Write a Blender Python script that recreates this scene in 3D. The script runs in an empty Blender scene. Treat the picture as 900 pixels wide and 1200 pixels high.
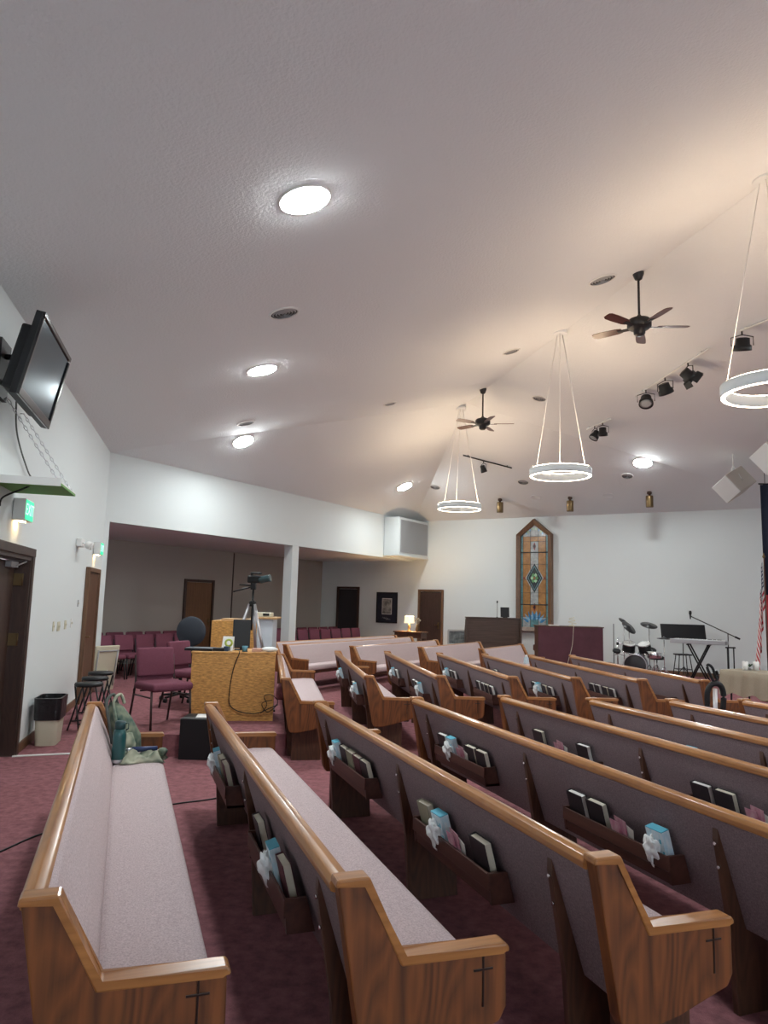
import bpy, bmesh, math, random
from math import sin, cos, radians, pi, hypot, atan, atan2, tan
from mathutils import Matrix, Vector
random.seed(7)
C = bpy.context.scene.collection
V = Vector
# ------------------------------------------------------------------ camera maths
FL, CH = 830.0, 1.7
TH = atan(105*cos(.027)/FL); RHO = atan(.027)
cF = V((0, cos(TH), sin(TH))); _u = V((0, -sin(TH), cos(TH))); _r = V((1, 0, 0))
cR = _r*cos(RHO)+_u*sin(RHO); cU = -_r*sin(RHO)+_u*cos(RHO)
EYE = V((0, 0, CH))
def ray(x, y): return cR*(x-450)+cU*(600-y)+cF*FL
def atz(x, y, h):
    d = ray(x, y); return EYE+d*((h-CH)/d.z)
def aty(x, y, Y):
    d = ray(x, y); return EYE+d*(Y/d.y)
def onp(x, y, p, n):
    d = ray(x, y); return EYE+d*((V(p)-EYE).dot(n)/d.dot(n))
def head(a): return V((sin(radians(a)), cos(radians(a)), 0))
# ------------------------------------------------------------------ materials
MATS = {}
def mat(name, col=(.5, .5, .5), rough=.6, metal=0, emit=None, es=0, var=0, vscale=(8, 8, 8), bump=0, bscale=60, spec=.5, var2=None, detail=3, coat=0):
    if name in MATS: return MATS[name]
    m = bpy.data.materials.new(name); m.use_nodes = True
    nt = m.node_tree; N = nt.nodes; L = nt.links; b = N['Principled BSDF']
    b.inputs['Base Color'].default_value = (*col, 1); b.inputs['Roughness'].default_value = rough
    b.inputs['Metallic'].default_value = metal; b.inputs['Specular IOR Level'].default_value = spec
    if coat: b.inputs['Coat Weight'].default_value = coat; b.inputs['Coat Roughness'].default_value = .15
    if emit: b.inputs['Emission Color'].default_value = (*emit, 1); b.inputs['Emission Strength'].default_value = es
    tc = N.new('ShaderNodeTexCoord')
    if var or var2:
        mp = N.new('ShaderNodeMapping'); mp.inputs['Scale'].default_value = vscale
        nz = N.new('ShaderNodeTexNoise'); nz.inputs['Scale'].default_value = 1; nz.inputs['Detail'].default_value = detail
        nz.inputs['Roughness'].default_value = .65
        L.new(tc.outputs['Object'], mp.inputs['Vector']); L.new(mp.outputs['Vector'], nz.inputs['Vector'])
        cr = N.new('ShaderNodeValToRGB'); cr.color_ramp.elements[0].position = .3; cr.color_ramp.elements[1].position = .7
        c0 = var2 if var2 else tuple(max(0, c*(1-var)) for c in col)
        c1 = col if var2 else tuple(min(1, c*(1+var)) for c in col)
        cr.color_ramp.elements[0].color = (*c0, 1); cr.color_ramp.elements[1].color = (*c1, 1)
        L.new(nz.outputs['Fac'], cr.inputs['Fac']); L.new(cr.outputs['Color'], b.inputs['Base Color'])
    if bump:
        n2 = N.new('ShaderNodeTexNoise'); n2.inputs['Scale'].default_value = bscale; n2.inputs['Detail'].default_value = 2
        L.new(tc.outputs['Object'], n2.inputs['Vector'])
        bp = N.new('ShaderNodeBump'); bp.inputs['Strength'].default_value = bump; bp.inputs['Distance'].default_value = .01
        L.new(n2.outputs['Fac'], bp.inputs['Height']); L.new(bp.outputs['Normal'], b.inputs['Normal'])
    MATS[name] = m; return m
def wood(name, light, dark, grain, rough=.35, rings=True, coat=.0):
    """streaky oak; grain = axis index along which the fibres run"""
    if name in MATS: return MATS[name]
    m = bpy.data.materials.new(name); m.use_nodes = True
    nt = m.node_tree; N = nt.nodes; L = nt.links; b = N['Principled BSDF']
    tc = N.new('ShaderNodeTexCoord'); mp = N.new('ShaderNodeMapping')
    sc = [30, 30, 30]; sc[grain] = 1.6; mp.inputs['Scale'].default_value = sc
    nz = N.new('ShaderNodeTexNoise'); nz.inputs['Scale'].default_value = 1; nz.inputs['Detail'].default_value = 4
    L.new(tc.outputs['Object'], mp.inputs['Vector']); L.new(mp.outputs['Vector'], nz.inputs['Vector'])
    mp2 = N.new('ShaderNodeMapping'); s2 = [5.5, 5.5, 5.5]; s2[grain] = 1.3; mp2.inputs['Scale'].default_value = s2
    L.new(tc.outputs['Object'], mp2.inputs['Vector'])
    n2 = N.new('ShaderNodeTexNoise'); n2.inputs['Scale'].default_value = 1; n2.inputs['Detail'].default_value = 1
    L.new(mp2.outputs['Vector'], n2.inputs['Vector'])
    mu = N.new('ShaderNodeMath'); mu.operation = 'MULTIPLY'; mu.inputs[1].default_value = 13
    L.new(n2.outputs['Fac'], mu.inputs[0])
    fr = N.new('ShaderNodeMath'); fr.operation = 'PINGPONG'; fr.inputs[1].default_value = .5
    L.new(mu.outputs[0], fr.inputs[0])
    cr = N.new('ShaderNodeValToRGB'); cr.color_ramp.elements[0].position = .25; cr.color_ramp.elements[1].position = .7
    cr.color_ramp.elements[0].color = (*dark, 1); cr.color_ramp.elements[1].color = (*light, 1)
    ad = N.new('ShaderNodeMath'); ad.operation = 'MULTIPLY_ADD'; ad.inputs[1].default_value = .45 if rings else .1
    L.new(fr.outputs[0], ad.inputs[0]); 
    sb = N.new('ShaderNodeMath'); sb.operation = 'MULTIPLY'; sb.inputs[1].default_value = .85
    L.new(nz.outputs['Fac'], sb.inputs[0]); L.new(sb.outputs[0], ad.inputs[2])
    L.new(ad.outputs[0], cr.inputs['Fac']); L.new(cr.outputs['Color'], b.inputs['Base Color'])
    b.inputs['Roughness'].default_value = rough
    if coat: b.inputs['Coat Weight'].default_value = coat; b.inputs['Coat Roughness'].default_value = .12
    MATS[name] = m; return m
M_wall = mat('wall_paint', (.69, .735, .735), .85, bump=.15, bscale=90)
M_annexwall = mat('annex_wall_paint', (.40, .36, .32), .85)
M_ceil = mat('ceiling_texture', (.76, .785, .80), .9, bump=.6, bscale=38)
M_carpet = mat('burgundy_carpet', (.27, .115, .128), .95, var=.28, vscale=(14, 14, 14), bump=.5, bscale=180, spec=.1)
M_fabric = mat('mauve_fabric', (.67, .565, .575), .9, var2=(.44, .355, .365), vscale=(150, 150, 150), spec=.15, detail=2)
M_fabshade = mat('dark_mauve_fabric', (.28, .22, .235), .9, var2=(.17, .132, .142), vscale=(150, 150, 150), spec=.15, detail=2)  # mauve fabric darkened: shade on the pew backs put into the colour
M_end = wood('oak_end', (.225, .072, .016), (.065, .019, .005), 2, .6, coat=.0)
M_cap = wood('oak_cap', (.55, .25, .075), (.26, .10, .03), 1, .3, rings=False, coat=.3)
M_rail = wood('oak_rail', (.55, .25, .07), (.26, .10, .028), 0, .3, rings=False, coat=.3)
M_dark = wood('oak_dark', (.10, .042, .022), (.035, .015, .009), 2, .45)
M_rack = wood('rack_wood', (.10, .038, .026), (.05, .018, .013), 0, .4, rings=False)
M_ply = mat('golden_oak_plywood', (.85, .46, .13), .5, var2=(.30, .125, .03), vscale=(16, 60, 75), detail=4)
M_door = wood('door_wood', (.135, .060, .028), (.065, .027, .014), 2, .5)
M_doordark = wood('door_dark', (.055, .028, .020), (.028, .014, .011), 2, .5)
M_casing = wood('casing_wood', (.20, .10, .05), (.10, .05, .025), 2, .5, rings=False)
M_bur = mat('burgundy_fabric', (.17, .058, .085), .9, var=.2, vscale=(120, 120, 120), spec=.15)
M_panelbur = mat('maroon_panel', (.10, .035, .05), .8, var=.15, vscale=(3, 3, 3))
M_black = mat('black_plastic', (.010, .011, .013), .5, spec=.35)
M_blkmetal = mat('black_metal', (.02, .02, .022), .4, metal=.3)
M_brown_metal = mat('brown_leg_metal', (.05, .03, .03), .45, metal=.3)
M_chrome = mat('chrome', (.7, .7, .72), .2, metal=1)
M_alu = mat('aluminium', (.62, .63, .66), .35, metal=.8)
M_white = mat('white_plastic', (.75, .75, .73), .5)
M_grey = mat('grey_plastic', (.35, .36, .37), .5)
M_brass = mat('antique_brass', (.17, .115, .055), .35, metal=.8)
M_cream = mat('cream_plastic', (.60, .57, .44), .5)
M_page = mat('page_edges', (.62, .58, .47), .8)
M_wpage = mat('white_page_edges', (.75, .74, .70), .8)
M_bookblk = mat('black_cover', (.016, .012, .016), .5)
M_bookgrn = mat('olive_cover', (.30, .30, .21), .6)
M_bookmar = mat('maroon_cover', (.09, .02, .03), .5)
M_tissue = mat('tissue_paper', (.78, .80, .80), .9)
M_tbox = mat('tissue_box_card', (.74, .82, .86), .6, var2=(.48, .68, .78), vscale=(40, 40, 30), detail=1)
M_tboxtop = mat('tissue_box_top', (.10, .45, .60), .6)
M_pink = mat('pink_leaflet', (.62, .42, .46), .7, var2=(.45, .10, .20), vscale=(25, 25, 12))
M_led = mat('led_white', (.9, .9, .9), .4, emit=(.94, 1, 1), es=88)
M_ring = mat('led_warm', (.9, .85, .8), .4, emit=(1, .80, .58), es=7)
M_ringup = mat('led_warm_up', (.9, .85, .8), .4, emit=(1, .75, .50), es=34)
M_teal = mat('teal_bottle', (.015, .10, .105), .35, coat=.4)
M_camo = mat('camouflage_fabric', (.24, .27, .19), .9, var2=(.02, .07, .065), vscale=(16, 16, 16), detail=1)
M_camo2 = mat('camouflage_tan', (.50, .50, .38), .9, var2=(.10, .15, .11), vscale=(13, 13, 13), detail=1)
M_strap = mat('grey_strap', (.10, .11, .10), .8)
# ------------------------------------------------------------------ mesh helpers
def nb(): return bmesh.new()
def xf(bm, vs, mtx):
    if mtx is not None: bmesh.ops.transform(bm, matrix=mtx, verts=vs)
def box(bm, c, s, rot=None, bev=0, mi=0, seg=2):
    r = bmesh.ops.create_cube(bm, size=1); vs = r['verts']
    bmesh.ops.scale(bm, vec=s, verts=vs)
    fs = set(f for v in vs for f in v.link_faces)
    if bev:
        es = list(set(e for v in vs for e in v.link_edges))
        rr = bmesh.ops.bevel(bm, geom=es, offset=bev, segments=seg, profile=.5, affect='EDGES')
        vs = list(set(v for f in rr['faces'] for v in f.verts) | set(v for v in vs if v.is_valid))
        fs = set(f for v in vs for f in v.link_faces)
    for f in fs: f.material_index = mi
    m = Matrix.Translation(c)
    if rot is not None: m = m @ (rot if isinstance(rot, Matrix) else Matrix.Rotation(rot, 4, 'Z'))
    xf(bm, vs, m); return vs
def frame_from(p0, p1):
    d = (V(p1)-V(p0)); L = d.length
    return Matrix.Translation(p0) @ d.to_track_quat('Z', 'Y').to_matrix().to_4x4(), L
def cyl(bm, p0, p1, r0, r1=None, seg=12, cap=True, mi=0):
    r1 = r0 if r1 is None else r1
    m, L = frame_from(p0, p1)
    a = [bm.verts.new(m @ V((r0*cos(2*pi*i/seg), r0*sin(2*pi*i/seg), 0))) for i in range(seg)]
    b = [bm.verts.new(m @ V((r1*cos(2*pi*i/seg), r1*sin(2*pi*i/seg), L))) for i in range(seg)]
    for i in range(seg):
        f = bm.faces.new((a[i], a[(i+1) % seg], b[(i+1) % seg], b[i])); f.material_index = mi; f.smooth = True
    if cap:
        bm.faces.new(a[::-1]).material_index = mi; bm.faces.new(b).material_index = mi
    return a+b
def tube(bm, pts, r, seg=6, closed=False):
    pts = [V(p) for p in pts]; n = len(pts); rings = []
    for i, p in enumerate(pts):
        if closed: t = pts[(i+1) % n]-pts[i-1]
        else: t = pts[min(i+1, n-1)]-pts[max(i-1, 0)]
        q = t.to_track_quat('Z', 'Y')
        rr = r[i] if isinstance(r, (list, tuple)) else r
        rings.append([bm.verts.new(p+q @ V((rr*cos(2*pi*k/seg), rr*sin(2*pi*k/seg), 0))) for k in range(seg)])
    for i in range(n if closed else n-1):
        A, B = rings[i], rings[(i+1) % n]
        for k in range(seg):
            f = bm.faces.new((A[k], A[(k+1) % seg], B[(k+1) % seg], B[k])); f.smooth = True
    if not closed: bm.faces.new(rings[0][::-1]); bm.faces.new(rings[-1])
def smoothpts(pts, n=6):
    pts = [V(p) for p in pts]; out = []
    for i in range(len(pts)-1):
        p0 = pts[max(i-1, 0)]; p1 = pts[i]; p2 = pts[i+1]; p3 = pts[min(i+2, len(pts)-1)]
        for k in range(n):
            t = k/n; out.append(.5*((2*p1)+(-p0+p2)*t+(2*p0-5*p1+4*p2-p3)*t*t+(-p0+3*p1-3*p2+p3)*t**3))
    out.append(pts[-1]); return out
def lathe(bm, prof, m=None, seg=24, mi=0, cap0=True, cap1=True):
    m = m or Matrix(); rings = []
    for r, z in prof: rings.append([bm.verts.new(m @ V((r*cos(2*pi*k/seg), r*sin(2*pi*k/seg), z))) for k in range(seg)])
    for A, B in zip(rings, rings[1:]):
        for k in range(seg):
            f = bm.faces.new((A[k], A[(k+1) % seg], B[(k+1) % seg], B[k])); f.smooth = True; f.material_index = mi
    if cap0: bm.faces.new(rings[0][::-1]).material_index = mi
    if cap1: bm.faces.new(rings[-1]).material_index = mi
def prism(bm, poly, x0, x1, bev=0, mi=0, m=None):
    """polygon in the (y,z) plane extruded along x"""
    a = [bm.verts.new(V((x0, y, z))) for y, z in poly]; b = [bm.verts.new(V((x1, y, z))) for y, z in poly]
    n = len(poly); fs = [bm.faces.new(a[::-1]), bm.faces.new(b)]
    for i in range(n): fs.append(bm.faces.new((a[i], a[(i+1) % n], b[(i+1) % n], b[i])))
    vs = a+b
    if bev:
        rr = bmesh.ops.bevel(bm, geom=list(set(e for f in fs for e in f.edges)), offset=bev, segments=2, profile=.5, affect='EDGES')
        vs = list(set(v for f in rr['faces'] for v in f.verts) | set(v for v in vs if v.is_valid))
    for f in set(f for v in vs for f in v.link_faces): f.material_index = mi
    xf(bm, vs, m); return vs
def quad(bm, pts, mi=0):
    f = bm.faces.new([bm.verts.new(V(p)) for p in pts]); f.material_index = mi; return f
def mesh_of(name, bm, mats):
    bmesh.ops.recalc_face_normals(bm, faces=bm.faces)
    me = bpy.data.meshes.new(name); bm.to_mesh(me); bm.free()
    for mm in (mats if isinstance(mats, (list, tuple)) else [mats]): me.materials.append(mm)
    return me
def obj(name, bm, mats=None, parent=None, label=None, smooth=False, loc=None, rotz=0):
    me = bm if isinstance(bm, bpy.types.Mesh) else mesh_of(name, bm, mats)
    if smooth:
        for p in me.polygons: p.use_smooth = True
    o = bpy.data.objects.new(name, me); C.objects.link(o)
    if parent: o.parent = parent
    if loc is not None: o.location = loc
    if rotz: o.rotation_euler = (0, 0, rotz)
    if label: o['label'] = label
    return o
def tag(o, label, cat, group=None):
    o['label'] = label; o['category'] = cat
    if group: o['group'] = group
    return o
def thing(name, label, cat, loc=(0, 0, 0), rotz=0, group=None):
    o = bpy.data.objects.new(name, None); o.empty_display_size = .1; C.objects.link(o)
    o.location = loc; o.rotation_euler = (0, 0, rotz); return tag(o, label, cat, group)
def struct(name, bm, m):
    o = obj(name, bm, m); o['kind'] = 'structure'; return o
def dup(src, parent=None):
    c = src.copy(); C.objects.link(c)
    if parent is not None: c.parent = parent

    return c
KIDS = {}
def copy_tree(o, parent=None):
    c = o.copy(); C.objects.link(c); c.parent = parent
    for ch in o.children: copy_tree(ch, c)
    return c
def rz_of(h): return -radians(h)
# ------------------------------------------------------------------ room geometry
A_L, A_H, A_B = -13.9, 31.1, 121.1
C1 = V((-5.08, 12.85, 0)); C2 = V((1.0, 22.9, 0)); C3 = C2+head(A_B)*10.9
WH, RH, SH = 4.3, 6.3, 3.02          # wall top, ridge, soffit of the side room
uL, uH, uB = head(A_L), head(A_H), head(A_B)
nL = V((uL.y, -uL.x, 0)); nH = V((uH.y, -uH.x, 0)); nB = -uH   # normals pointing into the room
L0 = C1-uL*19.5; E = V((1.83, 15.95, RH)); RG = V((3.43, 9.29, RH)); R0 = E-uL*((E-L0).dot(uL))
R0 = R0-uL*0; C0r = C3-uL*((C3-L0).dot(uL))
up = lambda p, z: V((p.x, p.y, z))
PL = (up(C1, WH), (up(C1, WH)-up(L0, WH)).cross(E-up(C1, WH)).normalized())
PH = (up(C1, WH), (up(C2, WH)-up(C1, WH)).cross(E-up(C1, WH)).normalized())
PB = (up(C2, WH), (up(C3, WH)-up(C2, WH)).cross(E-up(C2, WH)).normalized())
PR = (up(C3, WH), (up(C0r, WH)-up(C3, WH)).cross(E-up(C3, WH)).normalized())
def ceil(x, y):
    """where the sight line meets the vaulted ceiling: point and downward normal"""
    best = None
    d = ray(x, y)
    for p, n in (PL, PH, PB, PR):
        t = (p-EYE).dot(n)/d.dot(n)
        if t > 0 and (best is None or t < best[0]): best = (t, n)
    n = best[1] if best[1].z < 0 else -best[1]
    return EYE+d*best[0], n
def ceil_above(q):
    best = None
    for p, n in (PL, PH, PB, PR):
        z = p.z-((q.x-p.x)*n.x+(q.y-p.y)*n.y)/n.z
        if best is None or z < best: best = z
    return V((q.x, q.y, best))
def ceil_mtx(p, n):
    return Matrix.Translation(p) @ n.to_track_quat('Z', 'Y').to_matrix().to_4x4()
def onL(x, y): return onp(x, y, C1, nL)
def onB(x, y): return onp(x, y, C2, nB)
# floor
bm = nb(); box(bm, (2, 10, -.05), (26, 34, .1)); struct('floor', bm, M_carpet)
# wall slab helper: along u from p, front face on the line, thickness going away from room
def slab(bm, p, u, n, s0, s1, z0, z1, th=.15):
    c = p+u*((s0+s1)/2)-n*(th/2); c.z = (z0+z1)/2
    box(bm, c, (s1-s0, th, z1-z0), atan2(u.y, u.x))
# left wall (s measured from C1 back towards the viewer)
d1f = (C1-onL(27, 760)).dot(uL); D1a, D1b = d1f, d1f+1.85
D2a, D2b = (C1-onL(109.5, 720)).dot(uL), (C1-onL(96.5, 730)).dot(uL)
ul = -uL
bm = nb()
slab(bm, C1, ul, nL, 0, D1a, 0, WH+.04, .2); slab(bm, C1, ul, nL, D1a, D1b, 2.09, WH+.04, .2); slab(bm, C1, ul, nL, D1b, 19.5, 0, WH+.04, .2)
struct('wall_left', bm, M_wall)
# header wall over the side room + stub + box soffit
hs = (onp(122, 700, C1, nH)-C1).dot(uH); HL = (C2-C1).length
bm = nb(); slab(bm, C1, uH, nH, 0, HL, SH, WH+.05, .25); slab(bm, C1, uH, nH, 0, hs, 0, SH, .25)
struct('wall_header', bm, M_wall)
pc = C1+uH*((onp(345, 690, C1, nH)-C1).dot(uH))-nH*.14
bm = nb(); box(bm, up(pc, SH/2), (.26, .26, SH), atan2(uH.y, uH.x), bev=.006); o = struct('trim_column', bm, M_wall)
# back wall, right wall, rear wall
bm = nb(); slab(bm, C2, uB, nB, -4.3, 10.9, 0, WH+.3, .15); struct('wall_back', bm, M_wall)
bm = nb(); slab(bm, C3, -uL, -nL, 0, (C3-C0r).length, 0, WH+.04, .15); struct('wall_right', bm, M_wall)
# gable end behind the viewer
bm = nb()
c, d, e = up(C0r, WH), V((R0.x, R0.y, RH)), up(L0, WH)
f1 = [bm.verts.new(p) for p in (c, d, e)]; f2 = [bm.verts.new(p-uL*.15) for p in (c, d, e)]
bm.faces.new(f1); bm.faces.new(f2[::-1])
for i in range(3): bm.faces.new((f1[i], f1[(i+1) % 3], f2[(i+1) % 3], f2[i]))
RL = (C0r-L0).length; fill_wins = ((1.6, 4.2), (5.6, 8.2), (9.6, 12.2)); s_ = 0
for a, b_ in fill_wins:
    slab(bm, L0, nL, uL, s_, a, 0, WH, .15); slab(bm, L0, nL, uL, a, b_, 0, .5, .15); slab(bm, L0, nL, uL, a, b_, 3.5, WH, .15); s_ = b_
slab(bm, L0, nL, uL, s_, RL, 0, WH, .15)
struct('wall_rear', bm, M_wall)
mg = bpy.data.materials.new('window_glass'); mg.use_nodes = True; nt = mg.node_tree; nt.nodes.clear()
o_ = nt.nodes.new('ShaderNodeOutputMaterial'); mx_ = nt.nodes.new('ShaderNodeMixShader'); tr_ = nt.nodes.new('ShaderNodeBsdfTransparent'); gl_ = nt.nodes.new('ShaderNodeBsdfGlossy'); gl_.inputs['Roughness'].default_value = .02
mx_.inputs[0].default_value = .07; nt.links.new(tr_.outputs[0], mx_.inputs[1]); nt.links.new(gl_.outputs[0], mx_.inputs[2]); nt.links.new(mx_.outputs[0], o_.inputs[0])
for k, (a, b_) in enumerate(fill_wins):  # unseen windows added in the rear wall to let in cool fill light
    root = bpy.data.objects.new('window_%d' % (k+1), None); C.objects.link(root); root['kind'] = 'structure'; root.location = L0+nL*((a+b_)/2)-uL*.07; root.rotation_euler = (0, 0, atan2(nL.y, nL.x)); ww = b_-a
    bm = nb()
    for x in (-ww/2+.03, 0, ww/2-.03): box(bm, (x, 0, 2.0), (.06, .08, 3.0))
    for z in (.53, 2.0, 3.47): box(bm, (0, 0, z), (ww, .08, .06))
    obj('window_frame', bm, M_white, root)
    bm = nb(); box(bm, (0, 0, 2.0), (ww-.02, .006, 2.98)); obj('window_pane', bm, mg, root)
# vaulted ceiling
bm = nb(); T = V((0, 0, .12))
P = dict(l0=up(L0, WH)-uL*.1, c1=up(C1, WH), c2=up(C2, WH), c3=up(C3, WH), r0=up(C0r, WH)-uL*.1, e=E, g=V((R0.x, R0.y, RH))-uL*.1)
for ks in (('l0', 'c1', 'e', 'g'), ('c1', 'c2', 'e'), ('c2', 'c3', 'e'), ('c3', 'r0', 'g', 'e')):
    lo = [bm.verts.new(P[k]) for k in ks]; hi = [bm.verts.new(P[k]+T) for k in ks]
    bm.faces.new(lo); bm.faces.new(hi[::-1])
    for i in range(len(ks)): bm.faces.new((lo[i], lo[(i+1) % len(ks)], hi[(i+1) % len(ks)], hi[i]))
struct('ceiling', bm, M_ceil)
# side room shell
AD = 3.6
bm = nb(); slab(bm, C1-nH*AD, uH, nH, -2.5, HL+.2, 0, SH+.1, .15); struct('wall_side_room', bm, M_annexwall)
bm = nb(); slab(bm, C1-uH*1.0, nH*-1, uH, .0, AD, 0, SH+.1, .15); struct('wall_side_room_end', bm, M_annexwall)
bm = nb(); cc = C1+uH*(HL/2-.9)-nH*(AD/2+.1); box(bm, up(cc, SH+.06), (HL+3.4, AD+.0, .1), atan2(uH.y, uH.x)); struct('ceiling_side_room', bm, M_ceil)
q = onp(271.5, 700, C1-nH*AD, nH); bm = nb(); box(bm, up(q+nH*.01, 1.5), (.03, .02, 3.0), atan2(uH.y, uH.x)); struct('trim_1', bm, M_doordark)
# boxed cupboard at the header end
s0 = (onp(450, 620, C1, nH)-C1).dot(uH)
HL_ = HL-.02; bx = C1+uH*((s0+HL_)/2)+nH*.275
t = thing('equipment_enclosure', 'white boxed enclosure with grey grille under the ceiling beside the back wall', 'enclosure', up(bx, 3.07), atan2(uH.y, uH.x))
LB = HL-.02-s0
bm = nb(); box(bm, (0, 0, .60), (LB, .52, 1.13), bev=.004); box(bm, (0, .0, .015), (LB+.04, .56, .03)); obj('housing', bm, M_wall, t)
bm = nb(); box(bm, (0, -.268, .60), (LB-.14, .012, .98))
for i in range(22): box(bm, (0, -.276, .13+i*.0445), (LB-.16, .006, .014))
obj('grille', bm, M_grey, t)
# baseboards
bm = nb()
slab(bm, C1+nL*.0, ul, nL, D2b+.1, D1a-.09, 0, .1, -.018); slab(bm, C1, ul, nL, 0.0, max(.01, D2a-.09), 0, .1, -.018); struct('baseboard_left', bm, M_casing)
bm = nb(); slab(bm, C1, uH, nH, .0, hs, 0, .1, -.018); struct('baseboard_stub', bm, M_casing)
bm = nb(); slab(bm, C2, uB, nB, -4.2, .1, 0, .1, -.018); slab(bm, C2, uB, nB, 2.05, 10.9, 0, .11, -.018); struct('baseboard_back', bm, M_casing)
# ------------------------------------------------------------------ doors
def door_flat(name, p, u, n, w, h, leafm, casem, inset=.0, knob=True, depth=.03):
    ang = atan2(u.y, u.x); root = bpy.data.objects.new(name, None); C.objects.link(root); root.location = p+n*.003; root.rotation_euler = (0, 0, ang); root['kind'] = 'structure'
    sgn = 1 if (Matrix.Rotation(ang, 3, 'Z') @ V((0, 1, 0))).dot(n) > 0 else -1
    bm = nb(); box(bm, (w/2, sgn*depth/2, h/2), (w-.02, depth, h-.02), bev=.002); obj('door_leaf', bm, leafm, root)
    bm = nb(); cw = .07
    for x in (-cw/2, w+cw/2): box(bm, (x, sgn*.03, (h+cw)/2), (cw, .06, h+cw), bev=.006)
    box(bm, (w/2, sgn*.03, h+cw/2), (w, .06, cw), bev=.006); obj('door_casing', bm, casem, root)
    if knob:
        bm = nb(); box(bm, (w-.09, sgn*(depth+.008), 1.0), (.05, .014, .2)); cyl(bm, (w-.09, sgn*depth, 1.02), (w-.09, sgn*(depth+.07), 1.02), .012); box(bm, (w-.14, sgn*(depth+.06), 1.02), (.13, .02, .02), bev=.005)
        obj('door_handle', bm, M_brass, root)
    return root
door_flat('door_2', C1+ul*D2a, ul, nL, D2b-D2a, 2.05, M_door, M_casing)
a = onB(492.5, 720); b2 = onB(517.5, 720)
door_flat('door_3', up(a, 0), uB, nB, (b2-a).length, 2.05, M_doordark, M_casing)
a = onB(397, 715); b2 = onB(419, 715)
door_flat('door_4', up(a, 0), uB, nB, (b2-a).length, 2.1, mat('black_door', (.02, .018, .022), .6), M_doordark, knob=False)
pA = C1-nH*AD; a = onp(215.5, 720, pA, nH); b2 = onp(246, 720, pA, nH)
door_flat('door_5', up(a, 0), uH, nH, min(1.3, (b2-a).length), 2.1, wood('oak_door', (.22, .10, .04), (.12, .05, .02), 2, .5, rings=False), M_doordark)
# big double door at far left, set in the opening
root = bpy.data.objects.new('door_1', None); C.objects.link(root); root['kind'] = 'structure'
root.location = C1+ul*D1a; root.rotation_euler = (0, 0, atan2(ul.y, ul.x))   # +x towards viewer along wall; +y ?
sg = 1 if (Matrix.Rotation(root.rotation_euler[2], 3, 'Z') @ V((0, 1, 0))).dot(nL) > 0 else -1
W1 = D1b-D1a; y_ = lambda v: sg*v
bm = nb()
for x in (.02, W1-.02): box(bm, (x, y_(-.11), 1.04), (.04, .24, 2.08))
box(bm, (W1/2, y_(-.11), 2.06), (W1, .24, .05)); obj('door_jamb', bm, M_doordark, root)
bm = nb()
for x in (-.035, W1+.035): box(bm, (x, y_(.012), 1.06), (.09, .03, 2.15), bev=.005)
box(bm, (W1/2, y_(.014), 2.12), (W1+.16, .034, .09), bev=.005); obj('door_casing', bm, M_doordark, root)
for k in (0, 1):
    bm = nb(); box(bm, (W1*(.25+.5*k), y_(-.17), 1.02), (W1/2-.05, .05, 2.0), bev=.003); lf = obj('door_leaf', bm, M_doordark, root)
    bm = nb(); cyl(bm, (W1*(.5+(.07 if k else -.07)), y_(-.145), 1.0), (W1*(.5+(.07 if k else -.07)), y_(-.09), 1.0), .02, seg=10); box(bm, (W1*(.5+(.07 if k else -.07)), y_(-.143), 1.0), (.07, .006, .2)); obj('door_handle', bm, M_brass, lf)
for z in (1.83, 1.2):
    bm = nb(); box(bm, (.046, y_(-.10), z), (.012, .09, .13), bev=.002); cyl(bm, (.052, y_(-.055), z-.065), (.052, y_(-.055), z+.065), .009); obj('door_hinge', bm, M_brass, root)
bm = nb(); box(bm, (.3, y_(-.11), 1.98), (.28, .06, .06), bev=.005); cyl(bm, (.3, y_(-.10), 1.95), (.1, y_(-.02), 2.02), .009); obj('door_closer', bm, M_grey, root)
# ------------------------------------------------------------------ pews
_ec = {}
def pew_meshes():
    if 'end' in _ec: return
    bm = nb(); prism(bm, [(.004, .852), (.098, .852), (.218, .602), (.568, .602), (.578, .585), (.580, .425), (.555, .385), (.34, .325), (.20, .295), (.12, .30), (.095, .345)], -.03, .03, bev=.006); _ec['end'] = mesh_of('end_panel', bm, M_end)
    bm = nb()
    top = [(-.004, .842), (.0, .866), (.104, .866), (.226, .617), (.578, .617), (.588, .605), (.588, .588), (.566, .594), (.214, .594), (.092, .846)]
    prism(bm, top, -.036, .036, bev=.007); _ec['cap'] = mesh_of('end_cap', bm, M_cap)
    bm = nb(); box(bm, (0, 0, -.015), (.004, .007, .155), bev=.001); box(bm, (0, 0, .018), (.0045, .068, .007), bev=.001); _ec['cross'] = mesh_of('cross_emblem', bm, mat('cross_metal', (.05, .035, .03), .3, metal=.6))
    bm = nb(); box(bm, (0, .30, .165), (.045, .31, .33), bev=.004); _ec['foot'] = mesh_of('foot', bm, M_dark)
    bm = nb(); prism(bm, [(.026, .79), (.022, .72), (.085, .36), (.11, .0), (.42, .0), (.40, .31), (.17, .35), (.055, .73)], -.016, .016, bev=.003); _ec['support'] = mesh_of('support', bm, M_dark)
    bm = nb(); cyl(bm, (0, 0, 0), (0, -.008, 0), .007, seg=8); _ec['bolt'] = mesh_of('bolt', bm, M_chrome)
    bm = nb(); W = .85
    box(bm, (0, .060, .447), (W, .10, .014)); box(bm, (0, .008, .472), (W, .012, .036), bev=.002); box(bm, (0, -.003, .530), (W, .013, .064), bev=.002)
    for x in (-W/2+.008, W/2-.008): prism(bm, [(.004, .44), (-.010, .567), (.078, .567), (.115, .44)], x-.008, x+.008)
    _ec['rack'] = mesh_of('book_rack', bm, M_rack)
pew_meshes()
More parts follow.
